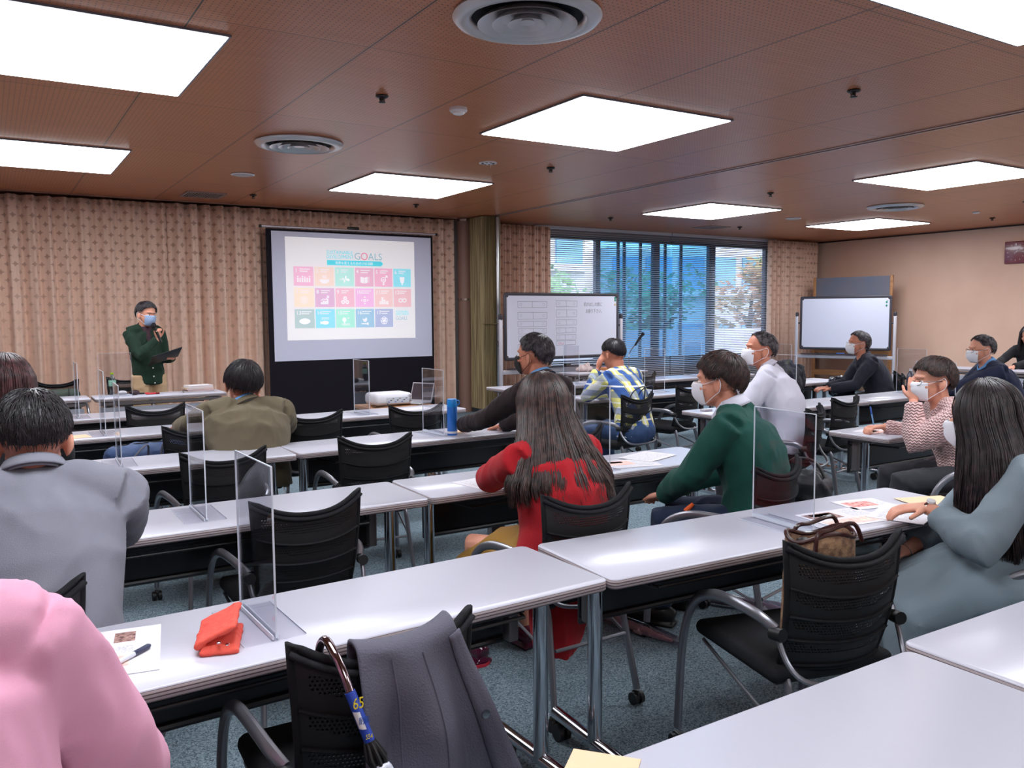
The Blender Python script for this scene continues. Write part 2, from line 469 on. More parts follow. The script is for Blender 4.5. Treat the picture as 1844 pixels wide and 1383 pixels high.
for x, y, l in ((2.262, 5.17, 'dark sprinkler head left of the round white emergency lamp'), (4.76, 6.83, 'dark sprinkler head between the two centre light panels'),
                (4.82, 3.49, 'dark sprinkler head on the bare ceiling at upper right'), (8.03, 6.92, 'dark sprinkler head right of the light panel nearest the window'),
                (4.80, 9.95, 'dark sprinkler head above the projection screen'), (7.99, 9.9, 'dark sprinkler head in front of the window blinds, left one'),
                (13.18, 7.04, 'dark sprinkler head near the right wall'), (2.75, 10.1, 'dark sprinkler head behind the square return vent'),
                (10.75, 9.9, 'dark sprinkler head beside the faint square vent by the window')):
    if sp is None: sp = sprinkler(); sp.location = (x, y, HC); sp['label'] = l; sp['group'] = 'sprinkler heads'
    else: dup(sp, (x, y, HC), 0, l, 'sprinkler heads')
t = thing('emergency_lamp', 'round white emergency lamp on the ceiling, right of a sprinkler', 'emergency lamp', (2.846, 5.2, HC))
MB().lathe([(0, 0), (.06, 0), (.062, -.02), (.055, -.03), (0, -.03)], n=28).build('base', M_wp, t)
MB().lathe([(0, -.03), (.045, -.03), (.04, -.042), (.02, -.05), (0, -.051)], n=24).build('lens', mat('milky_lens', (235, 228, 225), rough=0.25), t)
t = thing('ceiling_downlight', 'flat slotted white ceiling fitting with a short pull chain', 'ceiling fitting', (4.087, 6.9, HC))
MB().lathe([(0, 0), (.085, 0), (.085, -.01), (0, -.01)], n=28).build('plate', M_wp, t)
for a in range(8): MB().box((.055 * cos(a * pi / 4), .055 * sin(a * pi / 4), -.0115), (.022, .016, .003)).build('slot', M_dk, t, smooth=False)
MB().tube([(.03, .0, -.01), (.03, 0, -.05)], .0018, 6).build('pull_chain', M_wp, t)
M_vent = mat('grey_vent_louvre', (150, 132, 128), rough=0.5)
def vent(w, d):
    t = thing('square_vent', '', 'air vent')
    b = MB()
    for sx in (-1, 1): b.box((sx * w / 2, 0, -.006), (.025, d + .025, .012))
    for sy in (-1, 1): b.box((0, sy * d / 2, -.006), (w, .025, .012))
    b.build('frame', M_vent, t, smooth=False)
    c = MB()
    for k in range(14): c.box((-w / 2 + (k + .5) * w / 14, 0, -.005), (.012, d, .006))
    c.build('louvre', M_vent, t, smooth=False)
    MB().box((0, 0, -.0008), (w, d, .001)).build('backing', M_black, t, smooth=False)
    return t
v0 = vent(.42, .42); v0.location = (2.24, 10.38, HC); v0['label'] = 'pale square return air vent above the curtain, left of the screen'
dup(v0, (10.36, 10.16, HC), 0, 'brownish square air vent flush with the ceiling in front of the blinds')
t = thing('smoke_detector', 'small flat white detector on the ceiling near the right wall', 'smoke detector', (12.2, 6.75, HC))
MB().lathe([(0, 0), (.05, 0), (.052, -.012), (.035, -.024), (0, -.026)], n=24).build('body', M_wp, t)

# ------------------------------------------------------------------ curtains
def curtain_material():
    m = mat('patterned_beige_curtain', (196, 158, 140), rough=0.85, spec=0.2, sheen=0.3)
    g = NG(m); p = g.xyz('UV')
    row = g.m('FLOOR', g.m('DIVIDE', p[1], 0.0925))
    u = g.m('DIVIDE', g.m('ADD', p[0], g.m('MULTIPLY', g.m('MODULO', row, 2.0), 0.085)), 0.17)
    fu = g.m('ABSOLUTE', g.m('SUBTRACT', g.m('FRACT', u), 0.5))
    fv0 = g.m('SUBTRACT', g.m('FRACT', g.m('DIVIDE', p[1], 0.0925)), 0.5); fv = g.m('MULTIPLY', g.m('ABSOLUTE', fv0), 0.8)
    star = g.m('ADD', g.m('POWER', fu, 0.6), g.m('POWER', fv, 0.6))
    dot = g.m('SQRT', g.m('ADD', g.m('MULTIPLY', fu, fu), g.m('MULTIPLY', fv, fv)))
    f = g.m('MAXIMUM', g.m('LESS_THAN', star, 0.53), g.m('LESS_THAN', dot, 0.09))
    tc = g.n('ShaderNodeTexCoord'); nz = g.n('ShaderNodeTexNoise'); nz.inputs['Scale'].default_value = 5; g.l(tc.outputs['UV'], nz.inputs['Vector'])
    base = g.mix(nz.outputs['Fac'], lin((216, 180, 160)), lin((232, 198, 178)))
    fade = g.n('ShaderNodeMapRange'); fade.inputs[1].default_value = 0.9; fade.inputs[2].default_value = 2.2; fade.inputs[3].default_value = 0.10; fade.inputs[4].default_value = 0.65; g.l(p[1], fade.inputs[0])
    g.l(g.mix(g.m('MULTIPLY', f, fade.outputs[0]), base, lin((146, 108, 92))), g.b.inputs['Base Color'])
    return m
M_curt = curtain_material()
def curtain(x0, x1, y, z0, z1, pitch, amp, seed, nu_per_m=70, label='', y1=None):
    rnd = random.Random(seed)
    n = int((x1 - x0) * nu_per_m); nz = 14
    ph = [rnd.uniform(0, 6.28) for _ in range(4)]
    xs = [x0 + (x1 - x0) * i / n for i in range(n + 1)]
    def off(x, t):
        w = 0.55 + 0.45 * sin(x * 1.9 + ph[0]); s_ = sin(2 * pi * x / pitch + 2.4 * sin(x * 2.1 + ph[1]) + 1.5 * sin(x * 5.3 + ph[2]))
        s_ = math.copysign(abs(s_) ** 0.45, s_)
        return amp * (w + .35) * s_ * (0.75 + 0.25 * t) + amp * 0.35 * sin(2 * pi * x / (pitch * .43) + ph[2] + t * .8) + amp * .3 * sin(x * 3.3 + ph[3]) * t
    vs = []; uvs = []
    for j in range(nz + 1):
        t = 1 - j / nz; z = z0 + (z1 - z0) * j / nz; acc = 0; last = None
        for i, x in enumerate(xs):
            o = off(x, t)
            if last is not None: acc += sqrt((x - last[0]) ** 2 + (o - last[1]) ** 2)
            last = (x, o)
            yy = y if y1 is None else y + (y1 - y) * i / n
            vs.append((x, yy + o, z)); uvs.append((x0 + acc if j == nz or True else 0, z))
    # same cloth length on every row: use the top row's arc length everywhere
    top = [uvs[nz * (n + 1) + i][0] for i in range(n + 1)]
    fs = [(j * (n + 1) + i, j * (n + 1) + i + 1, (j + 1) * (n + 1) + i + 1, (j + 1) * (n + 1) + i) for j in range(nz) for i in range(n)]
    me = bpy.data.meshes.new('curtain'); me.from_pydata(vs, [], fs); me.update()
    uvl = me.uv_layers.new(name='UVMap')
    li = np.empty(len(me.loops), dtype=np.int64); me.loops.foreach_get('vertex_index', li)
    arr = np.array([(top[k % (n + 1)], vs[k][2]) for k in range(len(vs))])
    uvl.data.foreach_set('uv', arr[li].ravel())
    me.polygons.foreach_set('use_smooth', [True] * len(me.polygons))
    o = bpy.data.objects.new('curtain', me); COL.objects.link(o); me.materials.append(M_curt)
    md = o.modifiers.new('solidify', 'SOLIDIFY'); md.thickness = 0.003
    tag(o, label, 'curtain', 'patterned beige curtains')
    return o
curtain(XL + .02, -0.2, 11.14, .03, HC - .03, .17, .035, 3, label='beige star-patterned curtain outside the left edge of the photo')
curtain(-0.33, 2.12, 11.17, .03, HC - .03, .19, .055, 4, label='wide beige star-patterned curtain behind the standing speaker')
curtain(1.96, 6.0, 11.12, .03, HC - .03, .18, .05, 11, label='beige star-patterned curtain behind the projection screen')
curtain(6.62, 7.72, 11.12, .03, HC - .04, .10, .04, 8, nu_per_m=160, label='tightly gathered curtain at the left side of the window')
curtain(12.85, 14.3, 11.1, .03, HC - .04, .13, .045, 9, nu_per_m=140, label='gathered curtain in the far corner, at the right side of the window')

# brown round column and folded accordion partition
t = thing('column', 'slim brown round column with a silver band, beside the screen curtain', 'column', (6.10, 11.02, 0))
MB().lathe([(0, 0), (.10, 0), (.10, HC - .002), (0, HC - .002)], n=28).build('shaft', mat('column_brown', (134, 100, 88), rough=0.55), t)
b = MB()
b.lathe([(.101, 1.68), (.104, 1.68), (.104, 1.71), (.101, 1.71)], n=28)
b.lathe([(.101, HC - .05), (.105, HC - .05), (.105, HC - .02), (.101, HC - .02)], n=28)
b.build('band', M_chrome, t)
M_acc = mat('greenish_accordion_vinyl', (172, 152, 112), rough=0.7, bump=(90, .4, (1, 1, .02)), vary=(70, (104, 88, 60), (1, 1, .02)))
t = thing('folding_partition', 'folded olive beige accordion partition with a bright aluminium end post', 'partition', (6.35, 10.72, 0))
prof = []
pts = []
n = 22
for i in range(n + 1):
    a = -.22 + .42 * i / n; off = (.028 if i % 2 else -.002)
    pts.append((a, off))
def ring(front):
    out = []
    for i in range(n + 1):
        u = i / n
        xx = -.185 + .20 * u + .0; yy = -.16 - .05 * sin(u * pi) + (.018 if i % 2 else -.012)
        out.append((xx, yy))
    return out
poly = [(-.19, .25)] + [(-.205 + (.014 if i % 2 else 0), .25 - .40 * i / 16) for i in range(1, 17)] + ring(0) + [(.03, -.12), (.03, .25)]
MB().prism(poly, .07, HC - .01).build('accordion', M_acc, t, smooth=False)
MB().box((.055, -.14, HC / 2), (.045, .05, HC - .02), bev=.008).build('end_post', M_alu, t)
MB().box((.10, -.10, HC / 2), (.03, .08, HC - .04)).build('edge_strip', mat('partition_edge_green', (120, 112, 92), rough=.6), t, smooth=False)
MB().box((-.07, -.17, 1.33), (.25, .10, .012)).build('seam_band', mat('seam_dark', (110, 92, 62), rough=.6), t, smooth=False)
b = MB(); b.box((-.03, -.15, .045), (.20, .09, .03), bev=.01)
for xx in (-.1, .04): b.cyl((xx, -.2, .022), (xx, -.16, .022), .022)
b.build('bottom_roller', M_dk, t)
b = MB(); b.box((.05, -.175, 1.03), (.012, .02, .09)); b.build('latch', M_dk, t, smooth=False)

# ------------------------------------------------------------------ blinds
M_slat = mat('grey_blind_slats', (170, 172, 180), rough=0.4, metal=0.2)
def blind(x0, x1, label, y=11.22):
    t = thing('venetian_blind', label, 'blind', ((x0 + x1) / 2, y, 0), 0, 'venetian blinds')
    w = x1 - x0; b = MB(); z = 0.16; tilt = R(28)
    while z < 2.82:
        c_, s_ = cos(tilt) * .0175, sin(tilt) * .0175
        b.add([(-w / 2, -c_, z - s_), (w / 2, -c_, z - s_), (w / 2, 0, z + .002), (-w / 2, 0, z + .002), (w / 2, c_, z + s_), (-w / 2, c_, z + s_),
               (-w / 2, -c_, z - s_ - .0006), (w / 2, -c_, z - s_ - .0006), (w / 2, 0, z + .0014), (-w / 2, 0, z + .0014), (w / 2, c_, z + s_ - .0006), (-w / 2, c_, z + s_ - .0006)],
              [(0, 1, 2, 3), (3, 2, 4, 5), (6, 9, 8, 7), (9, 11, 10, 8), (0, 6, 7, 1), (5, 4, 10, 11)])
        z += .0335
    b.build('slats', M_slat, t, smooth=False)
    MB().box((0, 0, HC - .03), (w, .05, .05)).build('head_rail', M_slat, t, smooth=False)
    MB().box((0, 0, .13), (w, .03, .02)).build('bottom_rail', M_slat, t, smooth=False)
    c = MB(); k = 0
    xx = -w / 2 + .25
    while xx < w / 2: c.cyl((xx, -.019, .13), (xx, -.019, 2.86), .0012, n=5); xx += .55
    c.build('ladder_cord', mat('cord_grey', (150, 150, 155), rough=.8), t)
    return t
blind(7.5, 10.43, 'wide venetian blind behind the written whiteboard, left part of the window')
blind(10.45, 13.2, 'venetian blind on the right part of the window, next to the corner curtain')

# ------------------------------------------------------------------ outside
M_conc = mat('pale_concrete', (216, 206, 204), rough=0.8, vary=(0.6, (228, 220, 218)))
M_bwin = mat('blue_building_glass', (110, 160, 196), rough=0.12, spec=0.8)
def building(x, y, w, d, h, zb, label, rz=0):
    t = thing('building', label, 'building', (x, y, zb), rz)
    MB().box((0, 0, h / 2), (w, d, h)).build('wall', M_conc, t, smooth=False)
    nfl = int(h / 3.1)
    for k in range(nfl):
        z = 1.2 + k * 3.1
        b = MB(); nb = int(w / 1.6)
        for i in range(nb): b.box((-w / 2 + (i + .5) * w / nb, -d / 2 - .04, z + .8), (w / nb * .78, .12, 1.5))
        b.build('window_row', M_bwin, t, smooth=False)
        MB().box((0, -d / 2 - .25, z - .1), (w, .5, .3)).build('balcony_ledge', M_conc, t, smooth=False)
    return t
building(15, 33, 14, 8, 15, -7, 'pale concrete building with rows of blue windows, outside the window on the left')
building(33, 31, 16, 8, 12.5, -8, 'lower pale building with blue glass, outside the window on the right', R(-20))
struct('outside_ground', MB().box((22, 40, -4.05), (90, 56, .1)), mat('outside_lawn', (120, 140, 110), rough=1), smooth=False)
def tree(x, y, h, r, seed, label, cols, n=1500):
    rnd = random.Random(seed)
    t = thing('tree', label, 'tree', (x, y, -4), 0, 'trees outside the window')
    b = MB(); b.tube([(0, 0, 0), (.1, 0, h * .3), (0, .1, h * .6), (.1, 0, h * .85)], [.22, .17, .12, .04], 8)
    for k in range(9):
        a = rnd.uniform(0, 6.28); z = h * rnd.uniform(.35, .75); L = r * rnd.uniform(.5, .85)
        b.tube([(0, 0, z), (L * .5 * cos(a), L * .5 * sin(a), z + L * .35), (L * cos(a), L * sin(a), z + L * .5)], [.08, .05, .02], 6)
    b.build('trunk', mat('tree_bark', (90, 78, 70), rough=.9), t)
    fb = MB(); blobs = [(rnd.gauss(0, r * .4), rnd.gauss(0, r * .4), h * rnd.uniform(.42, .95), r * rnd.uniform(.3, .5)) for _ in range(16)]
    for _ in range(n):
        bx, by, bz, br = rnd.choice(blobs)
        v = Vector((rnd.gauss(0, 1), rnd.gauss(0, 1), rnd.gauss(0, 1))).normalized() * br * rnd.uniform(.6, 1.05) + Vector((bx, by, bz))
        a_ = Vector((rnd.gauss(0, 1), rnd.gauss(0, 1), rnd.gauss(0, .5))).normalized(); c_ = a_.orthogonal().normalized(); s = rnd.uniform(.1, .2)
        fb.add([v - a_ * s, v + c_ * s * .5, v + a_ * s, v - c_ * s * .5], [(0, 1, 2, 3)])
    m = mat(cols[0], cols[1], rough=.8, vary=(.9, cols[2]))
    fb.build('foliage', m, t, smooth=False)
GR = ('summer_leaves', (92, 132, 84), (150, 178, 120)); AU = ('autumn_leaves', (150, 150, 96), (186, 130, 100)); GB = ('blue_green_leaves', (66, 120, 96), (110, 160, 120))
for a in ((13.8, 19.2, 6.8, 1.7, 1, 'bushy green tree outside the left end of the window', GR), (17.6, 21.6, 6.6, 1.8, 2, 'green tree outside the blue panes, left of the two', GB),
          (21.6, 23.8, 7.0, 1.8, 3, 'green tree outside the blue panes, right of the two', GB), (21.4, 19.2, 7.2, 1.6, 5, 'yellowish tree outside the right clear pane', AU),
          (14.6, 24.4, 6.4, 1.8, 7, 'green tree farther out on the left, before the pale building', GR)): tree(*a)
struct('outside_parapet', MB().box((18, 14.0, -1.45), (26, .25, 5.1)), mat('parapet_grey_pink', (196, 188, 196), rough=.9), smooth=False)
# ------------------------------------------------------------------ folding tables
def top_material():
    m = mat('white_laminate_top', (194, 193, 206), rough=0.28, spec=0.5)
    g = NG(m); p = g.xyz(); z = p[2]
    side = g.m('LESS_THAN', z, 0.6955)
    gr = g.m('GREATER_THAN', g.m('SINE', g.m('MULTIPLY', g.m('SUBTRACT', z, 0.668), 2 * pi / 0.0085)), 0.45)
    edge = g.mix(gr, lin((178, 166, 168)), lin((92, 78, 80)))
    g.l(g.mix(side, lin((194, 193, 206)), edge), g.b.inputs['Base Color'])
    return m
M_top = top_material()
M_pan = mat('black_modesty_panel', (26, 24, 28), rough=0.32)
M_brk = mat('grey_steel_bracket', (120, 112, 112), rough=0.4, metal=0.6)
M_rub = mat('black_rubber', (16, 16, 18), rough=0.5)
M_grey = mat('grey_front_panel', (158, 160, 172), rough=0.5)
def caster(b, x, y, r=.03):
    b.cyl((x - .022, y, r), (x - .006, y, r), r, n=16); b.cyl((x + .006, y, r), (x + .022, y, r), r, n=16)
    b.box((x, y, r + .012), (.018, .04, .03), bev=.006); b.cyl((x - .02, y, r), (x + .02, y, r), .006, n=8)
def folding_table(L=1.8, privacy=False):
    t = thing('folding_table', '', 'table'); D = .44
    b = MB()
    p0 = rrect(L, D, .025); p1 = rrect(L - .006, D - .006, .023)
    n = len(p0); rings = [(p1, .668), (p0, .671), (p0, .697), (p1, .70)]
    vs = [(x, y, z) for pp, z in rings for x, y in pp]
    fs = [(k * n + i, k * n + (i + 1) % n, (k + 1) * n + (i + 1) % n, (k + 1) * n + i) for k in range(3) for i in range(n)]
    fs += [tuple(range(n))[::-1], tuple(range(3 * n, 4 * n))]
    b.add(vs, fs).build('tabletop', M_top, t, ang=50)
    if privacy:
        MB().box((0, .19, .43), (L - .12, .012, .36), bev=.004).build('privacy_panel', M_grey, t)
        MB().box((0, .19, .645), (L - .1, .02, .03)).build('rail', M_brk, t, smooth=False)
    else:
        b = MB(); b.box((0, .155, .53), (L - .26, .014, .22), bev=.004); b.tube([(-L / 2 + .13, .145, .435), (L / 2 - .13, .145, .435)], .011, 8)
        b.tube([(-L / 2 + .13, .145, .60), (L / 2 - .13, .145, .60)], .008, 8)
        b.build('modesty_panel', M_pan, t)
    b = MB()
    for yy in (-.10, -.04, .02, .08): b.cyl((-L / 2 + .22, yy, .615), (L / 2 - .22, yy, .615), .003, n=6)
    b.tube([(-L / 2 + .2, .12, .64), (-L / 2 + .2, .06, .612), (-L / 2 + .24, -.13, .612), (L / 2 - .24, -.13, .612), (L / 2 - .2, .06, .612), (L / 2 - .2, .12, .64)], .006, 8)
    b.build('shelf_rack', M_pan, t)
    for s in (-1, 1):
        x = s * (L / 2 - .09)
        leg = MB().cyl((x, .0, .09), (x, .0, .655), .024, n=20).build('leg', M_chrome, t)
        MB().tube([(x, -.235, .085), (x, .235, .085)], .022, 16).build('foot_bar', M_chrome, leg)
        for yy in (-.2, .2):
            c = MB(); caster(c, x, yy); c.build('caster', M_rub, leg)
        c = MB(); c.box((x - s * .045, .10, .54), (.035, .04, .19), bev=.004); c.box((x - s * .02, .05, .655), (.10, .22, .02))
        c.build('bracket', M_brk, leg)
    return t
ft = folding_table(); fp = folding_table(1.2, True); fq = folding_table(1.8, True)
TB = [  # x, y, rot, label
    (.85, .865, 0, 'nearest white folding table at the bottom right, mostly bare'), (2.675, .885, -1, 'white folding table at the right edge, end to end with the nearest one'),
    (.592, 2.05, 1.6, 'white folding table carrying the orange red pouch, second row'), (2.412, 2.017, -3, 'white folding table with a colour brochure where the long-haired woman sits'),
    (.643, 3.33, -.3, 'white folding table where the grey-jacketed man leans, third row left'), (2.46, 3.325, -.8, 'white folding table shared by the red cardigan and the green sweater'),
    (.533, 4.76, -2, 'white folding table right behind the olive-jacketed man, fourth row left'), (2.345, 4.775, 1, 'white folding table carrying the blue drinks bottle'),
    (.50, 6.08, 0, 'white folding table with a beige sheet, fifth row left'), (2.41, 6.17, 1.5, 'white folding table in front of the screen, nearest the projector'),
    (.49, 7.2, 1, 'white folding table just before the standing speaker\'s desk'),
    (5.50, 3.24, 0, 'white folding table in front of the pink-knit person'),
    (5.52, 4.62, 0, 'white folding table where the white-shirted man sits'), (7.35, 4.62, 0, 'white folding table with a dark bottle, before the navy-blazer man'),
    (5.44, 6.1, 0, 'white folding table where the plaid-shirted man sits'), (7.30, 6.15, 0, 'white folding table before the grey-haired man in the black jacket'),
    (5.36, 7.4, 0, 'white folding table at the far left of the right block, behind the black suit man'), (7.25, 7.42, 0, 'white folding table at the far right of the right block, nearest the window')]
for k, (x, y, r, l) in enumerate(TB):
    if k == 0: ft.location = (x, y, 0); ft.rotation_euler = (0, 0, R(r)); ft['label'] = l; ft['group'] = 'white folding tables in rows'
    else: dup(ft, (x, y, 0), R(r), l, 'white folding tables in rows')
fp.location = (1.43, 8.88, 0); fp['label'] = 'short front desk with grey privacy panel where the standing man speaks'; fp.rotation_euler = (0, 0, pi)
dup(fp, (6.95, 8.75, 0), pi, 'short desk under the written whiteboard, holding the microphone stand')
fq.location = (-.10, 8.95, 0); fq.rotation_euler = (0, 0, pi); fq['label'] = 'front desk with grey privacy panel to the left of the speaker\'s desk'
dup(fq, (11.3, 6.05, 0), R(90), 'desk with grey privacy panel along the plain right wall, farther part')
dup(fq, (11.3, 4.22, 0), R(90), 'desk with grey privacy panel along the plain right wall, nearer part')

# ------------------------------------------------------------------ mesh-back chairs
def mesh_material():
    m = mat('black_chair_mesh', (17, 16, 19), rough=0.6)
    g = NG(m); p = g.xyz(); nt = m.node_tree
    x, z = p[0], p[2]
    st = g.m('GREATER_THAN', g.m('SINE', g.m('ADD', g.m('MULTIPLY', g.m('SUBTRACT', z, g.m('MULTIPLY', g.m('MULTIPLY', x, x), 1.1)), 2 * pi / .078), -.6)), 0.15)
    inr = g.m('LESS_THAN', g.m('ABSOLUTE', x), .165)
    top = g.m('LESS_THAN', z, .80); lo = g.m('GREATER_THAN', z, .50)
    P = .0085
    r_ = g.m('MODULO', g.m('FLOOR', g.m('DIVIDE', z, P)), 2.0)
    fx = g.m('SUBTRACT', g.m('FRACT', g.m('ADD', g.m('DIVIDE', g.m('ADD', x, 1.0), P), g.m('MULTIPLY', r_, .5))), .5)
    fz = g.m('SUBTRACT', g.m('FRACT', g.m('DIVIDE', z, P)), .5)
    d = g.m('LESS_THAN', g.m('SQRT', g.m('ADD', g.m('MULTIPLY', fx, fx), g.m('MULTIPLY', fz, fz))), .30)
    f = g.m('MULTIPLY', g.m('MULTIPLY', g.m('MULTIPLY', st, inr), g.m('MULTIPLY', top, lo)), d)
    tr = g.n('ShaderNodeBsdfTransparent'); mx = g.n('ShaderNodeMixShader')
    g.l(f, mx.inputs[0]); g.l(g.b.outputs[0], mx.inputs[1]); g.l(tr.outputs[0], mx.inputs[2]); g.l(mx.outputs[0], nt.nodes['Material Output'].inputs[0])
    return m
M_mesh = mesh_material()
M_cfab = mat('black_seat_fabric', (20, 20, 24), rough=0.85, spec=.3, bump=(600, .3))
M_arm = mat('grey_metallic_tube', (138, 138, 146), rough=0.32, metal=0.75)
def back_pt(u, v, o=0.0):
    z = .455 + .335 * v + .046 * abs(u) ** 2.6 * v * v - .010 * (1 - u * u) * v
    x = u * (.168 + .024 * v + .004 * abs(u) ** 4 * v)
    y = -.215 - .055 * v + .055 * u * u - .02 * sin(v * pi) + o
    return Vector((x, y, z))
def make_chair():
    t = thing('mesh_chair', '', 'chair')
    b = MB(); nu, nv = 24, 20
    b.grid(lambda a, c: back_pt(a * 2 - 1, c, .005), nu, nv)
    k = len(b.v); b.grid(lambda a, c: back_pt(1 - a * 2, c, -.005), nu, nv)
    b.build('backrest', M_mesh, t, ang=170)
    fr = MB()
    path = [back_pt(-1, v / 8) for v in range(9)] + [back_pt(-1 + 2 * u / 20, 1) for u in range(1, 20)] + [back_pt(1, 1 - v / 8) for v in range(9)] + [back_pt(1 - 2 * u / 20, 0) for u in range(1, 20)]
    fr.tube(path, .0095, 8, close=True)
    fr.tube([back_pt(-1 + 2 * u / 20, .955, .001) for u in range(21)], .009, 8, ry=.024, up=(0, 1, 0))
    for v in (.02, .26, .46, .68): fr.tube([back_pt(-.97 + 1.94 * u / 16, v, -.004) for u in range(17)], .004, 6, ry=.012, up=(0, 1, 0))
    fr.build('back_frame', M_cfab, t, ang=170)
    sb = MB()
    def sq(a, c):
        u, v = a * 2 - 1, c * 2 - 1
        return u, v
    sb.box((0, .02, .435), (.43, .44, .05), bev=.024)
    M_ = Matrix.Identity(4)
    sb.build('seat', M_cfab, t, ang=170)
    MB().box((0, .02, .40), (.34, .34, .03), bev=.01).build('seat_pan', M_rub, t)
    for s in (-1, 1):
        pts = [(s * .205, -.19, .575), (s * .225, -.14, .60), (s * .235, -.02, .605), (s * .24, .08, .595), (s * .243, .17, .55), (s * .245, .23, .46), (s * .247, .26, .32), (s * .25, .275, .07)]
        arm = MB().tube(smooth_path(pts, 4), .0125, 10, ry=.017).build('front_leg', M_arm, t)
        c = MB(); caster(c, s * .25, .275, .024); c.build('caster', M_rub, arm)
        cp = MB(); cp.cyl((s * .212, -.185, .565), (s * .205, -.225, .57), .019, n=12); cp.build('arm_cap', M_rub, arm)
        rl = MB().tube(smooth_path([(s * .16, -.16, .43), (s * .165, -.20, .40), (s * .175, -.235, .25), (s * .19, -.275, .06)], 4), .011, 10, ry=.016).build('rear_leg', M_arm, t)
        c = MB(); caster(c, s * .19, -.275, .024); c.build('caster', M_rub, rl)
        MB().tube([(s * .20, .20, .40), (s * .19, .0, .33), (s * .18, -.22, .26)], .006, 8).build('side_brace', M_arm, t)
    pts = [(-.208, -.20, .57), (-.20, -.235, .50), (-.17, -.275, .455), (-.08, -.30, .44), (.08, -.30, .44), (.17, -.275, .455), (.20, -.235, .50), (.208, -.20, .57)]
    MB().tube(smooth_path(pts, 4), .008, 10).build('rear_bar', M_arm, t)
    MB().tube([(-.16, -.24, .27), (.16, -.24, .27)], .007, 8).build('cross_bar', M_arm, t)
    return t
def smooth_path(pts, k=4):
    P_ = [Vector(p) for p in pts]; out = []
    for i in range(len(P_) - 1):
        p0 = P_[max(i - 1, 0)]; p1 = P_[i]; p2 = P_[i + 1]; p3 = P_[min(i + 2, len(P_) - 1)]
        for j in range(k):
            t = j / k
            out.append(0.5 * ((2 * p1) + (p2 - p0) * t + (2 * p0 - 5 * p1 + 4 * p2 - p3) * t * t + (3 * p1 - p0 - 3 * p2 + p3) * t ** 3))
    out.append(P_[-1]); return out
ch0 = make_chair(); ch0['group'] = 'black mesh-back chairs'
ch_used = False
def chair(bx, by, yaw, label):
    """bx,by: where the middle of the top rail stands; yaw in degrees, 0 = facing the front wall"""
    global ch_used
    a = R(yaw); o = Vector((bx, by, 0)) - Matrix.Rotation(a, 3, 'Z') @ Vector((0, -.27, 0))
    if not ch_used:
        ch_used = True; ch0.location = o; ch0.rotation_euler = (0, 0, a); ch0['label'] = label; return ch0
    return dup(ch0, o, a, label, 'black mesh-back chairs')
C1 = chair(.66, 1.50, -2, 'black mesh chair with a grey jacket and an umbrella hung on its back')
C2 = chair(2.03, 1.42, -14, 'black mesh chair with a brown handbag on its seat')
chair(.93, 2.80, 0, 'empty black mesh chair between the two clear panels, beside the grey-jacketed man')
chair(.93, 4.02, 0, 'black mesh chair pushed under the fourth-row table, seen behind a clear panel')
chair(1.72, 4.07, -8, 'empty black mesh chair in the middle of the left block, near the blue bottle')
chair(1.80, 5.34, -12, 'black mesh chair right of the olive-jacketed man')
chair(2.56, 5.32, -6, 'black mesh chair just below the white projector')
chair(1.01, 6.42, 0, 'black mesh chair in front of the standing speaker, beyond the olive-jacketed man')
chair(1.03, 5.08, 0, 'black mesh chair holding the blue travel bag')
chair(.57, 9.62, 180, 'black mesh chair behind the front desk with a dark green bag on it')
chair(1.25, 9.75, 172, 'black mesh chair directly behind the standing speaker')
chair(6.02, 6.80, 14, 'empty black mesh chair below the gooseneck microphone')
chair(5.50, 3.93, 10, 'empty black mesh chair right of the white-shirted man')
chair(5.35, 5.45, 16, 'black mesh chair half hidden behind the green-sweatered person\'s head')
chair(6.60, 5.42, 16, 'black mesh chair covered with a black coat')

chair(-.02, 2.20, 6, 'black mesh chair directly behind the grey wool jacket, at the left edge')
chair(-.17, .93, -4, 'black mesh chair of the person in the pale pink shirt')
chair(.03, 3.46, 0, 'black mesh chair of the person with rounded reddish hair')
chair(1.28, 4.965, -4, 'black mesh chair covered by the olive jacket')
# ------------------------------------------------------------------ clear desk dividers
M_acr = clear_mat('clear_acrylic', (246, 247, 250), 0.03, 0.01, 0.5)
M_acrb = clear_mat('clear_acrylic_base', (252, 252, 254), 0.0, 0.05, 0.2)
M_acre = mat('bright_acrylic_edge', (214, 220, 232), rough=0.15, spec=.8)
def divider():
    t = thing('acrylic_divider', '', 'divider')
    MB().box((0, 0, .215), (.004, .29, .41)).build('panel', M_acr, t, smooth=False)
    e = MB(); e.box((0, 0, .4205), (.0045, .29, .0022)); e.box((0, -.1455, .215), (.0045, .002, .41)); e.box((0, .1455, .215), (.0045, .002, .41))
    e.build('panel_edge', M_acre, t, smooth=False)
    MB().box((0, 0, .002), (.15, .28, .004)).build('base_plate', M_acrb, t, smooth=False)
    e = MB(); e.box((-.006, 0, .008), (.003, .28, .012)); e.box((.006, 0, .008), (.003, .28, .012)); e.box((-.0755, 0, .0025), (.001, .28, .003)); e.box((.0755, 0, .0025), (.001, .28, .003))
    e.build('slot_rail', M_acre, t, smooth=False)
    return t
dv = divider()
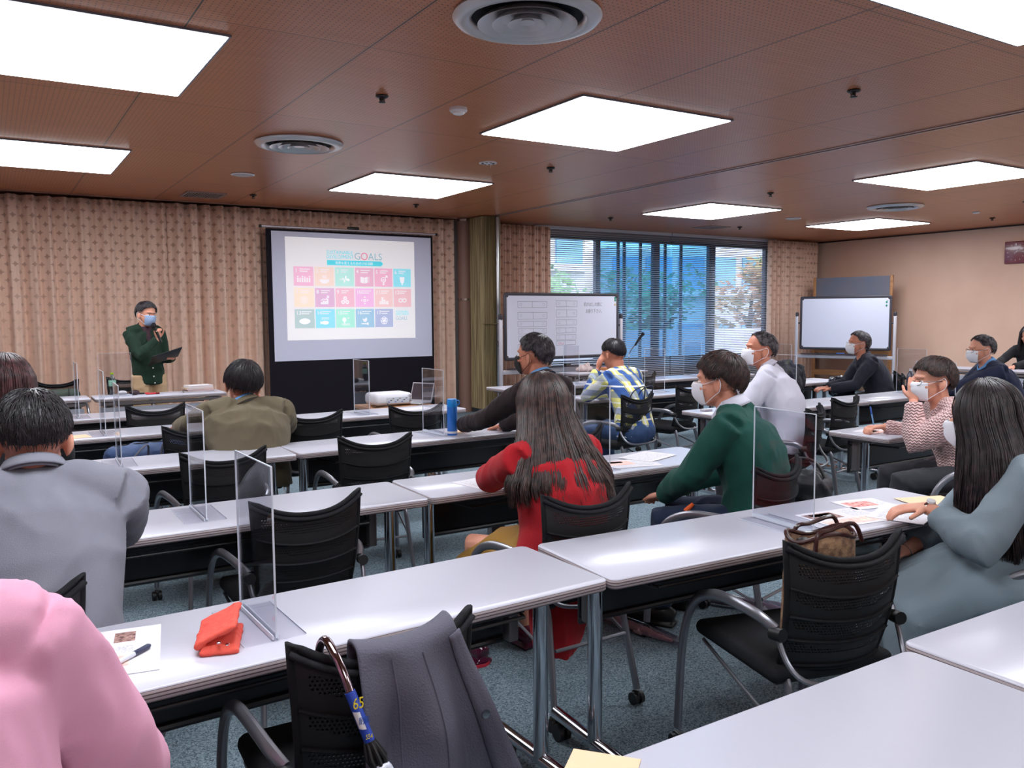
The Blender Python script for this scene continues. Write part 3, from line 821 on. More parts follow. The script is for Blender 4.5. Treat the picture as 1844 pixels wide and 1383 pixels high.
DV = [(.540, 2.07, 2, 'clear desk divider beside the orange red pouch, nearest of all'), (2.415, 2.0, -4, 'clear desk divider on the brochure table, left of the long-haired woman'),
      (.663, 3.36, 0, 'clear desk divider near the grey-jacketed man\'s elbow'), (2.54, 3.29, -1, 'clear desk divider between the red cardigan and the green sweater'),
      (.555, 4.78, -2, 'clear desk divider on the fourth-row table right of the dark-haired heads'), (2.425, 4.82, 1, 'clear desk divider left of the blue drinks bottle'),
      (.617, 6.06, 0, 'clear desk divider next to the beige sheet'), (2.465, 6.14, 2, 'clear desk divider standing against the black lower part of the screen'),
      (.56, 7.2, 0, 'faint clear desk divider on the last table before the front desk, leftmost in the photo'),
      (5.585, 3.33, 0, 'clear desk divider in front of the pink-knit person\'s head'), (5.59, 4.66, 0, 'clear desk divider right behind the white shirt'),
      (7.35, 4.62, 0, 'clear desk divider right of the blank whiteboard\'s post, near the dark bottle'), (5.565, 6.2, 0, 'clear desk divider right of the plaid-shirted man'),
      (7.41, 6.2, 0, 'clear desk divider in front of the corner curtain, behind the white-shirted man\'s head'), (5.5, 7.5, 0, 'clear desk divider before the written whiteboard'),
      (7.27, 7.42, 0, 'clear desk divider before the blinds, right of the gooseneck microphone'), (1.03, 8.86, 90, 'clear divider on the speaker\'s desk, beside the green-capped bottle')]
for k, (x, y, r, l) in enumerate(DV):
    if k == 0: dv.location = (x, y, .70); dv.rotation_euler = (0, 0, R(r)); dv['label'] = l; dv['group'] = 'clear desk dividers'
    else: dup(dv, (x, y, .70), R(r), l, 'clear desk dividers')

# ------------------------------------------------------------------ projection screen
M_scr = mat('screen_fabric', (206, 206, 226), rough=0.9, spec=.1)
M_sblk = mat('screen_black_cloth', (28, 25, 32), rough=0.9, spec=.15)
scr = thing('projection_screen', 'large floor-standing projection screen with a colourful slide of tiles', 'projection screen', (4.31, 10.9, 0), 0)
b = MB(); b.box((0, 0, 1.345), (2.40, .012, 2.51)); b.build('black_cloth', M_sblk, scr, smooth=False)
MB().box((0.018, -.0075, 1.72), (2.30, .003, 1.70)).build('screen_surface', M_scr, scr, smooth=False)
b = MB(); b.cyl((-1.25, .01, 2.625), (1.25, .01, 2.625), .016, n=14); b.build('top_bar', mat('screen_bar_silver', (190, 180, 186), rough=.35, metal=.6), scr)
b = MB(); b.box((0, .01, 2.648), (.17, .03, .05), bev=.012)
for s in (-1, 1): b.cyl((s * 1.25, .01, 2.625), (s * 1.28, .01, 2.625), .019, n=12)
b.build('carry_handle', M_rub, scr)
b = MB()
for s in (-1, 1): b.tube([(0, .06, 2.63), (s * .45, .08, 1.5), (s * .12, .10, .2)], .012, 8)
b.build('scissor_strut', M_alu, scr)
MB().box((0, .03, .06), (2.5, .10, .10), bev=.01).build('case', M_rub, scr)
def emis(name, rgb, k=.42):  # projected picture: the projector's light is put in as self-glowing colour
    if name.startswith('tile_'): rgb = tuple(int(v * .60 + 246 * .40) for v in rgb)
    return mat(name, rgb, rough=.9, spec=.1, emit=(rgb, k))
slide = MB().box((0, 0, 0), (1.858, .002, 1.36)).build('slide', emis('slide_white', (240, 236, 238), .30), scr, smooth=False); slide.location = (-.026, -.0102, 1.822)
def SP(u, v): return (-.929 + 1.858 * u, .68 - 1.36 * v)
TW, TH = .146, .188
cols = [(244, 150, 190), (246, 200, 180), (150, 222, 206), (226, 140, 176), (240, 140, 180), (90, 214, 236),
        (254, 212, 180), (206, 140, 186), (240, 152, 176), (240, 150, 214), (244, 176, 176), (236, 160, 172),
        (146, 176, 176), (90, 206, 238), (130, 226, 196), (110, 168, 206), (136, 150, 200)]
M_ink = emis('slide_white_ink', (250, 246, 250), .35)
def poly2(b, pts, y=-.0022):
    k = len(b.v); b.v += [(x, y, z) for x, z in pts]; b.f.append(tuple(range(k, k + len(pts))))
def disc2(b, x, z, r, n=16, r2=None):
    if r2 is None: poly2(b, [(x + r * cos(2 * pi * i / n), z + r * sin(2 * pi * i / n)) for i in range(n)])
    else:
        for i in range(n):
            a, c = 2 * pi * i / n, 2 * pi * (i + 1) / n
            poly2(b, [(x + r * cos(a), z + r * sin(a)), (x + r * cos(c), z + r * sin(c)), (x + r2 * cos(c), z + r2 * sin(c)), (x + r2 * cos(a), z + r2 * sin(a))])
def line2(b, pts, w):
    for (x0, z0), (x1, z1) in zip(pts, pts[1:]):
        d = Vector((x1 - x0, z1 - z0)); d.normalize(); n_ = Vector((-d.y, d.x)) * w / 2
        poly2(b, [(x0 - n_.x, z0 - n_.y), (x1 - n_.x, z1 - n_.y), (x1 + n_.x, z1 + n_.y), (x0 + n_.x, z0 + n_.y)])
def rect2(b, x, z, w, h): poly2(b, [(x - w / 2, z - h / 2), (x + w / 2, z - h / 2), (x + w / 2, z + h / 2), (x - w / 2, z + h / 2)])
def icon(k, b, cx, cz, s):
    X = lambda a: cx + a * s; Z = lambda a: cz + a * s
    Lc = lambda pts, w=.03: line2(b, [(X(p), Z(q)) for p, q in pts], w * s)
    if k == 1:
        for i, h in enumerate((.34, .22, .34, .3, .22, .34)):
            x = -.38 + i * .152; disc2(b, X(x), Z(-.2 + h), .045 * s); rect2(b, X(x), Z(-.22 + h * .42), .09 * s, h * .8 * s)
    elif k == 2:
        poly2(b, [(X(.32 * cos(a)), Z(-.02 + .26 * sin(a))) for a in [pi + i * pi / 12 for i in range(13)]])
        for x in (-.1, 0, .1): Lc([(x, .06), (x + .03, .12), (x - .02, .18), (x + .02, .25)])
    elif k == 3: Lc([(-.36, 0), (-.16, 0), (-.1, .1), (-.02, -.2), (.08, .24), (.14, -.06), (.2, .02)], .045); disc2(b, X(.25), Z(-.02), .08 * s)
    elif k == 4: poly2(b, [(X(-.26), Z(.2)), (X(-.02), Z(.14)), (X(-.02), Z(-.24)), (X(-.26), Z(-.18))]); poly2(b, [(X(.02), Z(.14)), (X(.22), Z(.2)), (X(.22), Z(-.18)), (X(.02), Z(-.24))]); rect2(b, X(.32), Z(0), .03 * s, .4 * s)
    elif k == 5: disc2(b, X(0), Z(.02), .18 * s, 20, .13 * s); Lc([(0, -.16), (0, -.34)], .05); Lc([(-.08, -.26), (.08, -.26)], .05); Lc([(.12, .14), (.26, .28)], .05); Lc([(.14, .28), (.27, .28), (.27, .15)], .05); Lc([(-.08, .05), (.08, .05)], .035); Lc([(-.08, -.02), (.08, -.02)], .035)
    elif k == 6: poly2(b, [(X(-.18), Z(.22)), (X(.18), Z(.22)), (X(.12), Z(-.16)), (X(-.12), Z(-.16))]); Lc([(0, -.16), (0, -.32)], .08)
    elif k == 7:
        disc2(b, X(0), Z(0), .12 * s, 16, .07 * s)
        for i in range(12): a = i * pi / 6; Lc([(.16 * cos(a), .16 * sin(a)), (.26 * cos(a), .26 * sin(a))], .035)
    elif k == 8:
        for i, h in enumerate((.14, .22, .2, .34)): rect2(b, X(-.22 + i * .13), Z(-.26 + h / 2), .1 * s, h * s)
        Lc([(-.26, -.02), (-.1, .08), (.02, .02), (.24, .26)], .04); Lc([(.12, .26), (.25, .27), (.24, .14)], .04)
    elif k == 9:
        for x, z in ((0, .13), (-.14, -.12), (.14, -.12)): disc2(b, X(x), Z(z), .14 * s, 6, .06 * s)
    elif k == 10:
        Lc([(-.1, .04), (.1, .04)], .06); Lc([(-.1, -.06), (.1, -.06)], .06)
        for dx, dz in ((0, 1), (0, -1), (1, 0), (-1, 0)): poly2(b, [(X(dx * .28), Z(dz * .28)), (X(dx * .18 + dz * .07), Z(dz * .18 - dx * .07)), (X(dx * .18 - dz * .07), Z(dz * .18 + dx * .07))])
    elif k == 11:
        for x, w, h in ((-.26, .1, .2), (-.1, .12, .46), (.06, .1, .3), (.24, .16, .2)): rect2(b, X(x), Z(-.26 + h / 2), w * s, h * s)
    elif k == 12:
        for x in (-.14, .14): disc2(b, X(x), Z(0), .15 * s, 20, .10 * s)
    elif k == 13:
        poly2(b, [(X(.36 * cos(a)), Z(.18 * sin(a) * abs(sin(a)) ** .3)) for a in [i * pi / 12 for i in range(24)]])
    elif k == 14:
        poly2(b, [(X(-.02 + .24 * cos(a)), Z(-.1 + .12 * sin(a))) for a in [i * pi / 8 for i in range(16)]]); poly2(b, [(X(-.2), Z(-.1)), (X(-.34), Z(.02)), (X(-.34), Z(-.22))])
        for z in (.12, .2): Lc([(-.26, z), (-.15, z + .03), (-.05, z), (.05, z + .03), (.15, z), (.26, z + .03)], .03)
    elif k == 15: disc2(b, X(-.08), Z(.08), .14 * s); Lc([(-.08, 0), (-.08, -.2)], .05); Lc([(-.28, -.2), (.3, -.2)], .04); Lc([(-.2, -.28), (.3, -.28)], .03); Lc([(.12, .2), (.2, .16), (.28, .2)], .03)
    elif k == 16: poly2(b, [(X(-.18), Z(.14)), (X(-.04), Z(.1)), (X(.1), Z(.22)), (X(.14), Z(.04)), (X(.04), Z(-.08)), (X(-.1), Z(-.06))]); Lc([(-.26, -.2), (.16, -.2)], .06); rect2(b, X(.18), Z(-.2), .1 * s, .16 * s)
    elif k == 17:
        for i in range(5): a = pi / 2 + i * 2 * pi / 5; disc2(b, X(.12 * cos(a)), Z(.12 * sin(a)), .14 * s, 20, .11 * s)
inkb = MB()
for k in range(17):
    r_, c_ = divmod(k, 6)
    x, z = SP(.055 + c_ * .1535 + TW / 2, .282 + r_ * .207 + TH / 2)
    w, h = TW * 1.858, TH * 1.36
    tl = MB().box((x, -.0014, z), (w, .0014, h)).build('slide_tile', emis('tile_%d' % (k + 1), cols[k], .34), scr, smooth=False); tl.location = slide.location
    b = MB(); icon(k + 1, b, x, z - .035, .21); b2 = b
    o = b2.build('tile_icon', M_ink, tl, smooth=False)
    n_ = text(str(k + 1), 'tile_number', M_ink, .072, tl, (x - w / 2 + .018, -.0022, z + h / 2 - .075), (R(90), 0, 0))
    b = MB()
    for q in range(2):
        xx = x - w / 2 + (.09 if k < 9 else .10)
        for j in range(9 - q * 2 - (k % 3)): rect2(b, xx + j * .0155, z + h / 2 - .035 - q * .028, .011, .013)
    b.build('tile_caption', M_ink, tl, smooth=False)
cy_ = emis('slide_cyan', (96, 214, 228), .34); gr_ = emis('slide_grey_teal', (150, 190, 200), .3); pk = emis('slide_ring_pink', (236, 150, 176), .34)
def stext(s_, u, v, size, m, sx=1): return text(s_, 'slide_title', m, size, scr, (slide.location.x + SP(u, v)[0], slide.location.y - .0024, slide.location.z + SP(u, v)[1]), (R(90), 0, 0), sx=sx)
stext('SUSTAINABLE', .300, .152, .071, cy_, .86); stext('DEVELOPMENT', .300, .197, .071, cy_, .79)
stext('G', .512, .200, .134, gr_); stext('ALS', .622, .200, .134, gr_, .97)
b = MB(); x, z = SP(.592, .166)
disc2(b, x, z, .052, 24, .036); o = b.build('colour_ring', pk, scr, smooth=False); o.location = slide.location
b = MB(); x0, z0 = SP(.303, .212); x1, z1 = SP(.742, .262); poly2(b, [(x0, z1), (x1 - .03, z1), (x1, (z0 + z1) / 2), (x1 - .03, z0), (x0, z0)])
o = b.build('title_ribbon', cy_, scr, smooth=False); o.location = slide.location
text('世界を変えるための17の目標', 'ribbon_text', M_ink, .042, scr, (slide.location.x + SP(.365, 0)[0], slide.location.y - .0034, slide.location.z + SP(0, .250)[1]), (R(90), 0, 0))
stext('SUSTAINABLE', .838, .735, .041, cy_, .78); stext('DEVELOPMENT', .838, .762, .041, cy_, .73); stext('GOALS', .838, .812, .072, gr_, .78)
b = MB()
for q in range(3):
    for j in range(9): x, z = SP(.842 + j * .014, .845 + q * .018); rect2(b, x, z, .018, .006)
o = b.build('fine_print', emis('slide_fine_print', (205, 205, 214), .3), scr, smooth=False); o.location = slide.location

# ------------------------------------------------------------------ whiteboards
M_wb = mat('whiteboard_enamel', (212, 212, 228), rough=0.18, spec=.6)
M_wbf = mat('whiteboard_dark_frame', (62, 58, 66), rough=0.4, metal=.3)
M_wbp = mat('whiteboard_post', (196, 192, 200), rough=0.35, metal=.3)
M_blue = mat('marker_blue', (50, 90, 170), rough=.4); M_red = mat('marker_red', (200, 50, 60), rough=.4)
M_line = mat('marker_black_line', (122, 118, 130), rough=.6); M_rline = mat('marker_red_line', (214, 84, 104), rough=.6)
def whiteboard(name, label, loc, rz, w, h, zc):
    t = thing(name, label, 'whiteboard', loc, rz)
    bd = MB().box((0, 0, zc), (w - .05, .02, h - .05)).build('board', M_wb, t, smooth=False)
    f = MB()
    pr = [(-w / 2 + .0, zc - h / 2), (w / 2, zc - h / 2), (w / 2, zc + h / 2), (-w / 2, zc + h / 2)]
    for sx in (-1, 1): f.box((sx * (w / 2 - .02), 0, zc), (.045, .034, h - .04), bev=.012)
    for sz in (-1, 1): f.box((0, 0, zc + sz * (h / 2 - .02)), (w - .04, .034, .045), bev=.012)
    for sx in (-1, 1):
        for sz in (-1, 1): f.box((sx * (w / 2 - .035), 0, zc + sz * (h / 2 - .035)), (.07, .036, .07), bev=.022)
    f.build('frame', M_wbf, t)
    for s in (-1, 1):
        x = s * (w / 2 + .055)
        p = MB().box((x, 0, .73), (.05, .045, 1.34), bev=.008).build('post', M_wbp, t)
        MB().box((x, 0, 1.425), (.054, .05, .09), bev=.018).build('post_cap', M_wbf, p)
        q = MB(); q.box((x, 0, .09), (.05, .60, .045), bev=.012); q.build('foot', M_wbp, p)
        for yy in (-.26, .26):
            q = MB(); caster(q, x, yy, .035); q.build('caster', M_rub, p)
        MB().cyl((x - s * .02, 0, zc), (x - s * .055, 0, zc), .014).build('pivot', M_wbf, p)
    MB().box((0, 0, .655), (w + .06, .035, .06), bev=.006).build('crossbar', M_wbp, t)
    q = MB(); q.box((0, -.045, .70), (w - .1, .075, .01)); q.box((0, -.08, .706), (w - .1, .008, .02)); q.build('pen_tray', M_wbf, t, smooth=False)
    return t
wb = whiteboard('whiteboard', 'rolling whiteboard with a hand-drawn seating plan and Japanese note', (7.12, 9.9, 0), 0, 2.04, .95, 1.295)
lb = MB(); rl = MB()
def WX(x, y): return ((x - 487) / (1443 - 487) * 2.04 - 1.02, 1.295 + .475 - (y - 672) / (1245 - 672) * .95)
for (a, c, d, e, mid) in ((592, 745, 825, 798, 705), (592, 838, 825, 895, 712), (592, 915, 820, 960, 713), (597, 977, 820, 1020, 713), (597, 1040, 815, 1080, 713), (592, 1112, 810, 1155, 710),
                     (900, 740, 1077, 790, 985), (900, 818, 1073, 880, 988), (900, 905, 1072, 952, 985), (900, 975, 1068, 1020, 980), (900, 1037, 1068, 1078, 975), (900, 1090, 1065, 1125, 975)):
    P4 = [WX(a, c), WX(d, c + 1), WX(d - 1, e), WX(a + 1, e + 2), WX(a, c)]
    k0 = len(lb.v); line2(lb, P4, .0045); line2(lb, [WX(mid, c), WX(mid + 2, e + 1)], .005)
    for xx in (a + 24, d - 26):
        if e < 1100: disc2(lb, *WX(xx, (c + e) / 2), .019, 12, .0165)
lb.v = [(x, -.0108, z) for x, y, z in lb.v]
o = lb.build('seating_plan', M_line, wb, smooth=False)
text('机のはしの席に', 'handwriting', M_line, .068, wb, (WX(1135, 0)[0], -.0108, WX(0, 785)[1]), (R(90), 0, 0), .0003, sx=.72)
text('お座り下さい。', 'handwriting', M_line, .068, wb, (WX(1150, 0)[0], -.0108, WX(0, 845)[1]), (R(90), 0, 0), .0003, sx=.70)
text('スタッフ', 'handwriting', M_rline, .04, wb, (WX(915, 0)[0], -.0108, WX(0, 1118)[1]), (R(90), R(6), 0), .0003, sx=.7)
def magnet(par, x, z, c, r=.016):
    o = MB().lathe([(0, 0), (r, 0), (r, .006), (r * .7, .011), (0, .011)], n=16).build('magnet', c, par); o.location = (x, -.0105, z); o.rotation_euler = (R(90), 0, 0); return o
M_grn = mat('green_magnet', (30, 140, 110), rough=.3); M_yel = mat('cream_magnet', (220, 190, 150), rough=.3)
def free_magnet(parent, x, z, c, label, group='board magnets'):
    o = magnet(None, 0, 0, c); p = parent.matrix_basis @ Vector((x, -.0105, z)); o.location = p; o.rotation_euler = (R(90), 0, parent.rotation_euler.z)
    tag(o, label, 'magnet'); return o
free_magnet(wb, *WX(1412, 712), M_grn, 'green magnet at the top right of the written whiteboard, upper one'); free_magnet(wb, *WX(1412, 733), M_grn, 'green magnet just under the top one on the written whiteboard')
free_magnet(wb, *WX(1412, 772), M_yel, 'cream magnet below the green ones on the written whiteboard')
o = MB().box((0, 0, .02), (.10, .06, .04), bev=.01).build('board_eraser', M_rub); o.location = (7.16, 9.86, .7062); tag(o, 'black board eraser on the tray of the written whiteboard', 'board eraser')
for x, c, l in ((6.72, M_rub, 'black marker pen on the whiteboard tray, left of the eraser'), (7.7, M_blue, 'blue marker pen on the tray of the written whiteboard'), (7.42, M_wp, 'white marker pen on the whiteboard tray, right of the eraser')):
    o = thing('marker_pen', l, 'pen', (x, 9.855, .7136)); MB().cyl((-.06, 0, 0), (.03, 0, 0), .008).build('barrel', M_wp, o); MB().cyl((.03, 0, 0), (.065, 0, 0), .009).build('cap', c, o)
wb2_rz = atan2(8.84 - 10.30, 13.44 - 12.82)
wb2 = whiteboard('whiteboard', 'blank rolling whiteboard near the right wall with green magnets', (13.13, 9.57, 0), wb2_rz, 1.58, .97, 1.27)
for dx, dz, c, l in ((.70, .40, M_grn, 'green magnet on the blank whiteboard, upper of two'), (.70, .34, M_grn, 'green magnet on the blank whiteboard, lower of two'), (.715, .445, M_wp, 'white magnet above the green ones on the blank whiteboard')): free_magnet(wb2, dx, 1.27 + dz - .03, c, l)
o = MB().box((0, 0, .012), (.14, .04, .024), bev=.006).build('board_eraser', M_blue); o.location = wb2.matrix_basis @ Vector((-.05, -.045, .7062)); o.rotation_euler = (0, 0, wb2_rz); tag(o, 'blue and white eraser on the tray of the blank whiteboard', 'board eraser')
M_oak = mat('varnished_oak', (190, 136, 88), rough=.45, vary=(3, (168, 114, 70), (1, 1, 8)))
bbt = thing('blackboard', 'old grey blackboard in a wooden frame standing behind the blank whiteboard', 'blackboard', (13.95, 10.02, 0), atan2(9.327 - 10.726, 14.115 - 13.774))
w = 1.5
MB().box((0, 0, 1.45), (w - .1, .025, 1.36)).build('board', mat('slate_grey_board', (104, 110, 128), rough=.6, vary=(2, (116, 112, 122))), bbt, smooth=False)
for s in (-1, 1): MB().box((s * (w / 2 - .025), 0, 1.09), (.05, .05, 2.1), bev=.004).build('upright', M_oak, bbt)
b = MB(); b.box((0, 0, .72), (w, .04, .08)); b.box((0, 0, .30), (w, .04, .10)); b.box((0, -.05, .78), (w - .1, .07, .015)); b.build('rail', M_oak, bbt, smooth=False)
for s in (-1, 1): MB().box((s * (w / 2 - .025), 0, .03), (.06, .46, .05)).build('foot', M_oak, bbt, smooth=False)
o = thing('storage_crate', 'grey printed box in the wooden rack below the blackboard', 'box', (13.70, 9.42, .0), bbt.rotation_euler.z)
MB().box((0, 0, .17), (.34, .22, .3), bev=.01).build('body', mat('brown_box', (140, 110, 88), rough=.8), o)
b = MB(); b.box((0, -.1125, .24), (.28, .004, .09)); b.build('printed_band', mat('box_band', (84, 84, 96), rough=.6), o, smooth=False)

# wall clock, on the right wall
clk = thing('wall_clock', 'square dark red wall clock with white hands, cut by the right edge', 'clock', (XR - .002, 7.37, 2.44))
MB().box((-.02, 0, 0), (.04, .37, .37), bev=.015).build('case', mat('clock_maroon', (128, 62, 70), rough=.25, coat=.3), clk)
b = MB()
for i in range(12):
    a = i * pi / 6; M_ = Matrix.Rotation(a, 4, 'X'); L_ = .02 if i % 3 else .03
    b.add([(-.0415, -.003, .145), (-.0415, .003, .145), (-.0415, .003, .145 - L_), (-.0415, -.003, .145 - L_)], [(0, 1, 2, 3)], M_)
for yy in (-.006, .006): b.add([(-.0415, yy - .003, .150), (-.0415, yy + .003, .150), (-.0415, yy + .003, .112), (-.0415, yy - .003, .112)], [(0, 1, 2, 3)])
b.build('hour_marks', mat('clock_white', (236, 214, 216), rough=.4), clk, smooth=False)
def hand(ang, L_, w): 
    M_ = Matrix.Rotation(R(ang), 4, 'X'); b = MB().add([(-.045, -w, -.03), (-.045, w, -.03), (-.045, w * .6, L_), (-.045, -w * .6, L_)], [(0, 1, 2, 3)], M_); b.build('hand', MATS['clock_white'], clk, smooth=False, solid=.002)
hand(38, .085, .004); hand(70, .12, .003)
# ------------------------------------------------------------------ people
M_skin = mat('skin', (222, 160, 136), rough=0.5, spec=.4, sss=.15, bump=(160, .12), vary=(14, (212, 146, 122)))
M_skin2 = mat('skin_tan', (206, 138, 112), rough=0.5, spec=.4, sss=.15, bump=(160, .12), vary=(14, (194, 124, 100)))
M_eye = mat('eye_white', (230, 225, 222), rough=.2)
M_iris = mat('eye_dark', (34, 24, 22), rough=.15)
M_mask = mat('white_face_mask', (232, 232, 240), rough=.75, bump=(60, .15, (.3, .3, 3)))
def hair_mat(name, c1, c2, rough=.42):
    m = mat(name, c1, rough=rough, spec=.6)
    g = NG(m); tc = g.n('ShaderNodeTexCoord'); n = g.n('ShaderNodeTexNoise'); n.inputs['Scale'].default_value = 42; n.inputs['Detail'].default_value = 3
    g.l(tc.outputs['Object'], n.inputs['Vector']); rp = g.n('ShaderNodeValToRGB'); e = rp.color_ramp.elements
    e[0].position = .4; e[0].color = lin(c1); e[1].position = .68; e[1].color = lin(c2)
    g.l(n.outputs['Fac'], rp.inputs[0]); g.l(rp.outputs[0], g.b.inputs['Base Color'])
    return m
H_blk = hair_mat('black_hair', (20, 16, 19), (44, 36, 42)); H_brn = hair_mat('dark_brown_hair', (42, 28, 28), (84, 58, 52))
H_red = hair_mat('reddish_brown_hair', (48, 24, 28), (92, 50, 52)); H_gry = hair_mat('grey_streaked_hair', (40, 34, 38), (132, 122, 128))
H_sal = hair_mat('dark_hair_with_grey', (32, 26, 30), (86, 78, 86)); H_long = hair_mat('long_dark_hair', (26, 20, 24), (60, 44, 46))

def fold(me, amp, scale, seed=0.0, st=(1, 1, 1), hem=None):
    """cloth folds: push vertices along their normals with ridged noise"""
    me.update(); n = len(me.vertices)
    co = np.empty(n * 3); me.vertices.foreach_get('co', co); co = co.reshape(-1, 3)
    no = np.empty(n * 3); me.vertices.foreach_get('normal', no); no = no.reshape(-1, 3)
    d = np.empty(n)
    for i in range(n):
        p = co[i]; q = Vector((p[0] * st[0] + seed, p[1] * st[1], p[2] * st[2])) * scale
        a = noise.noise(q); b = noise.noise(q * 2.3 + Vector((5, 1, 2)))
        d[i] = (max(0, 1 - 3.2 * abs(a)) ** 1.4 - .3) * 1.0 + (1 - 2.6 * abs(b)) * .35
    co += no * (d * amp)[:, None]
    me.vertices.foreach_set('co', co.ravel()); me.update()
    return me

def hand(b, w, d, pn, side, curl=.5, sc=1.0, spread=.12, thumb=.5):
    """w wrist, d pointing direction, pn palm normal, side=+1 thumb towards d x pn"""
    d = Vector(d).normalized(); pn = Vector(pn); pn = (pn - d * pn.dot(d)).normalized(); lat = d.cross(pn).normalized() * side
    w = Vector(w); kn = w + d * .088 * sc
    b.tube([w - d * .02, w + d * .02, w + d * .05, kn, kn + d * .012], [.021 * sc, .027 * sc, .037 * sc, .041 * sc, .036 * sc], 12, ry=[.018 * sc, .016 * sc, .0155 * sc, .014 * sc, .010 * sc], up=pn)
    for i, (o, L) in enumerate(((.030, .068), (.0105, .077), (-.0095, .072), (-.028, .056))):
        a = kn + lat * o * sc - d * .004; dd = (d + lat * (o * spread * 8)).normalized(); ax = dd.cross(pn).normalized(); pts = [a - dd * .015]
        p = a; ang = curl * .45; pts.append(p)
        c_ = curl * (1 + .12 * i)
        for k, f in enumerate((.45, .30, .25)):
            v = Matrix.Rotation(-ang, 3, ax) @ dd
            if v.dot(pn) < (Matrix.Rotation(ang, 3, ax) @ dd).dot(pn): v = Matrix.Rotation(ang, 3, ax) @ dd
            p = p + v * L * f * sc; pts.append(p); ang += c_ * .75
        b.tube(pts, [.0088 * sc, .0092 * sc, .0088 * sc, .0082 * sc, .0066 * sc], 8)
    a = w + d * .022 * sc + lat * .022 * sc
    v1 = (d * .62 + lat * .72 + pn * .22 * thumb).normalized(); v2 = (d * .85 + lat * .28 + pn * .5 * thumb).normalized()
    b.tube([a - v1 * .01, a + v1 * .022 * sc, a + v1 * .042 * sc, a + v1 * .042 * sc + v2 * .026 * sc, a + v1 * .042 * sc + v2 * .046 * sc], [.014 * sc, .0135 * sc, .0105 * sc, .0098 * sc, .0075 * sc], 8)

def ik(sh, tg, hint, l1, l2):
    sh, tg, hint = Vector(sh), Vector(tg), Vector(hint); v = tg - sh; D = v.length
    if D > (l1 + l2) * .985: k = D / ((l1 + l2) * .985); l1 *= k; l2 *= k
    u = v.normalized(); a = (l1 * l1 - l2 * l2 + D * D) / (2 * D); h = sqrt(max(l1 * l1 - a * a, 1e-6))
    p = hint - sh; p = (p - u * p.dot(u)); p = p.normalized() if p.length > 1e-5 else Vector((0, 0, -1))
    return sh + u * a + p * h

HL = [(0, 52), (25, 54), (50, 62), (68, 84), (84, 88), (98, 84), (115, 104), (140, 124), (180, 130)]
def hlimit(az, tab=HL):
    a = abs(math.degrees(az)); a = a % 360; a = 360 - a if a > 180 else a
    for (x0, y0), (x1, y1) in zip(tab, tab[1:]):
        if x0 <= a <= x1: return R(y0 + (y1 - y0) * (a - x0) / (x1 - x0))
    return R(tab[-1][1])
HC0 = Vector((0, -.012, .028))
def hpt(az, pol, off=0.0, rad=(.084, .104, .100)):
    """az from the face (+y) towards +x; pol from the crown"""
    d = Vector((sin(pol) * sin(az), sin(pol) * cos(az), cos(pol)))
    return HC0 + Vector((d.x * (rad[0] + off), d.y * (rad[1] + off), d.z * (rad[2] + off)))
def short_hair(root, Mh, m, seed, n=1500, tab=HL, vol=.0, length=.055, tousle=.3, whorl=(.15, -2.9), bald=0):
    rnd = random.Random(seed); b = MB(); NA, NP = 48, 18
    rad = (.083 + vol, .103 + vol, .099 + vol)
    def capf(u, v):
        az = u * 2 * pi; lim = hlimit(az, tab); pol = v * lim
        nz = noise.noise(Vector((sin(az) * pol * 4, cos(az) * pol * 4, seed))) * .005
        edge = max(0, (v - .82) / .18)
        return Mh @ hpt(az, pol, nz - edge * (.007 + vol * .8), rad)
    b.grid(capf, NA, NP)
    capo = b.build('hair', m, root, ang=170); 
    s = MB()
    wd = Vector((sin(.42) * sin(3.0), sin(.42) * cos(3.0), cos(.42)))
    for i in range(n):
        az = rnd.uniform(0, 2 * pi); lim = hlimit(az, tab); pol = lim * sqrt(rnd.random()) * .99
        d = Vector((sin(pol) * sin(az), sin(pol) * cos(az), cos(pol)))
        t = d - wd * d.dot(wd)
        if t.length < .05: t = Vector((rnd.uniform(-1, 1), rnd.uniform(-1, 1), 0))
        t = (t - d * t.dot(d)).normalized()
        t = (t + Vector((rnd.gauss(0, tousle), rnd.gauss(0, tousle), rnd.gauss(0, tousle)))).normalized()
        L = length * rnd.uniform(.6, 1.2); K = 5; pts = []; off = .0005; lift = rnd.uniform(.002, .006) + tousle * rnd.uniform(0, .006)
        for k in range(K + 1):
            q = k / K
            o = off + lift * sin(q * pi * .75)
            pts.append(Mh @ (HC0 + Vector((d.x * (rad[0] + o), d.y * (rad[1] + o), d.z * (rad[2] + o)))))
            d = (d + t * (L / K / .1)).normalized(); t = (t - d * t.dot(d)); t.z -= .08; t = t.normalized()
            a_ = atan2(d.x, d.y); p_ = math.acos(max(-1, min(1, d.z)))
            if p_ > hlimit(a_, tab) + (.15 if abs(a_) > 1.9 else .05): break
        if len(pts) > 2:
            w = rnd.uniform(.0011, .0022); s.tube(pts, [w * (1 - .75 * k / (len(pts) - 1)) for k in range(len(pts))], 3, cap=False)
    s.build('hair_strand_layer', m, capo, ang=170)['kind'] = 'stuff'
    return capo
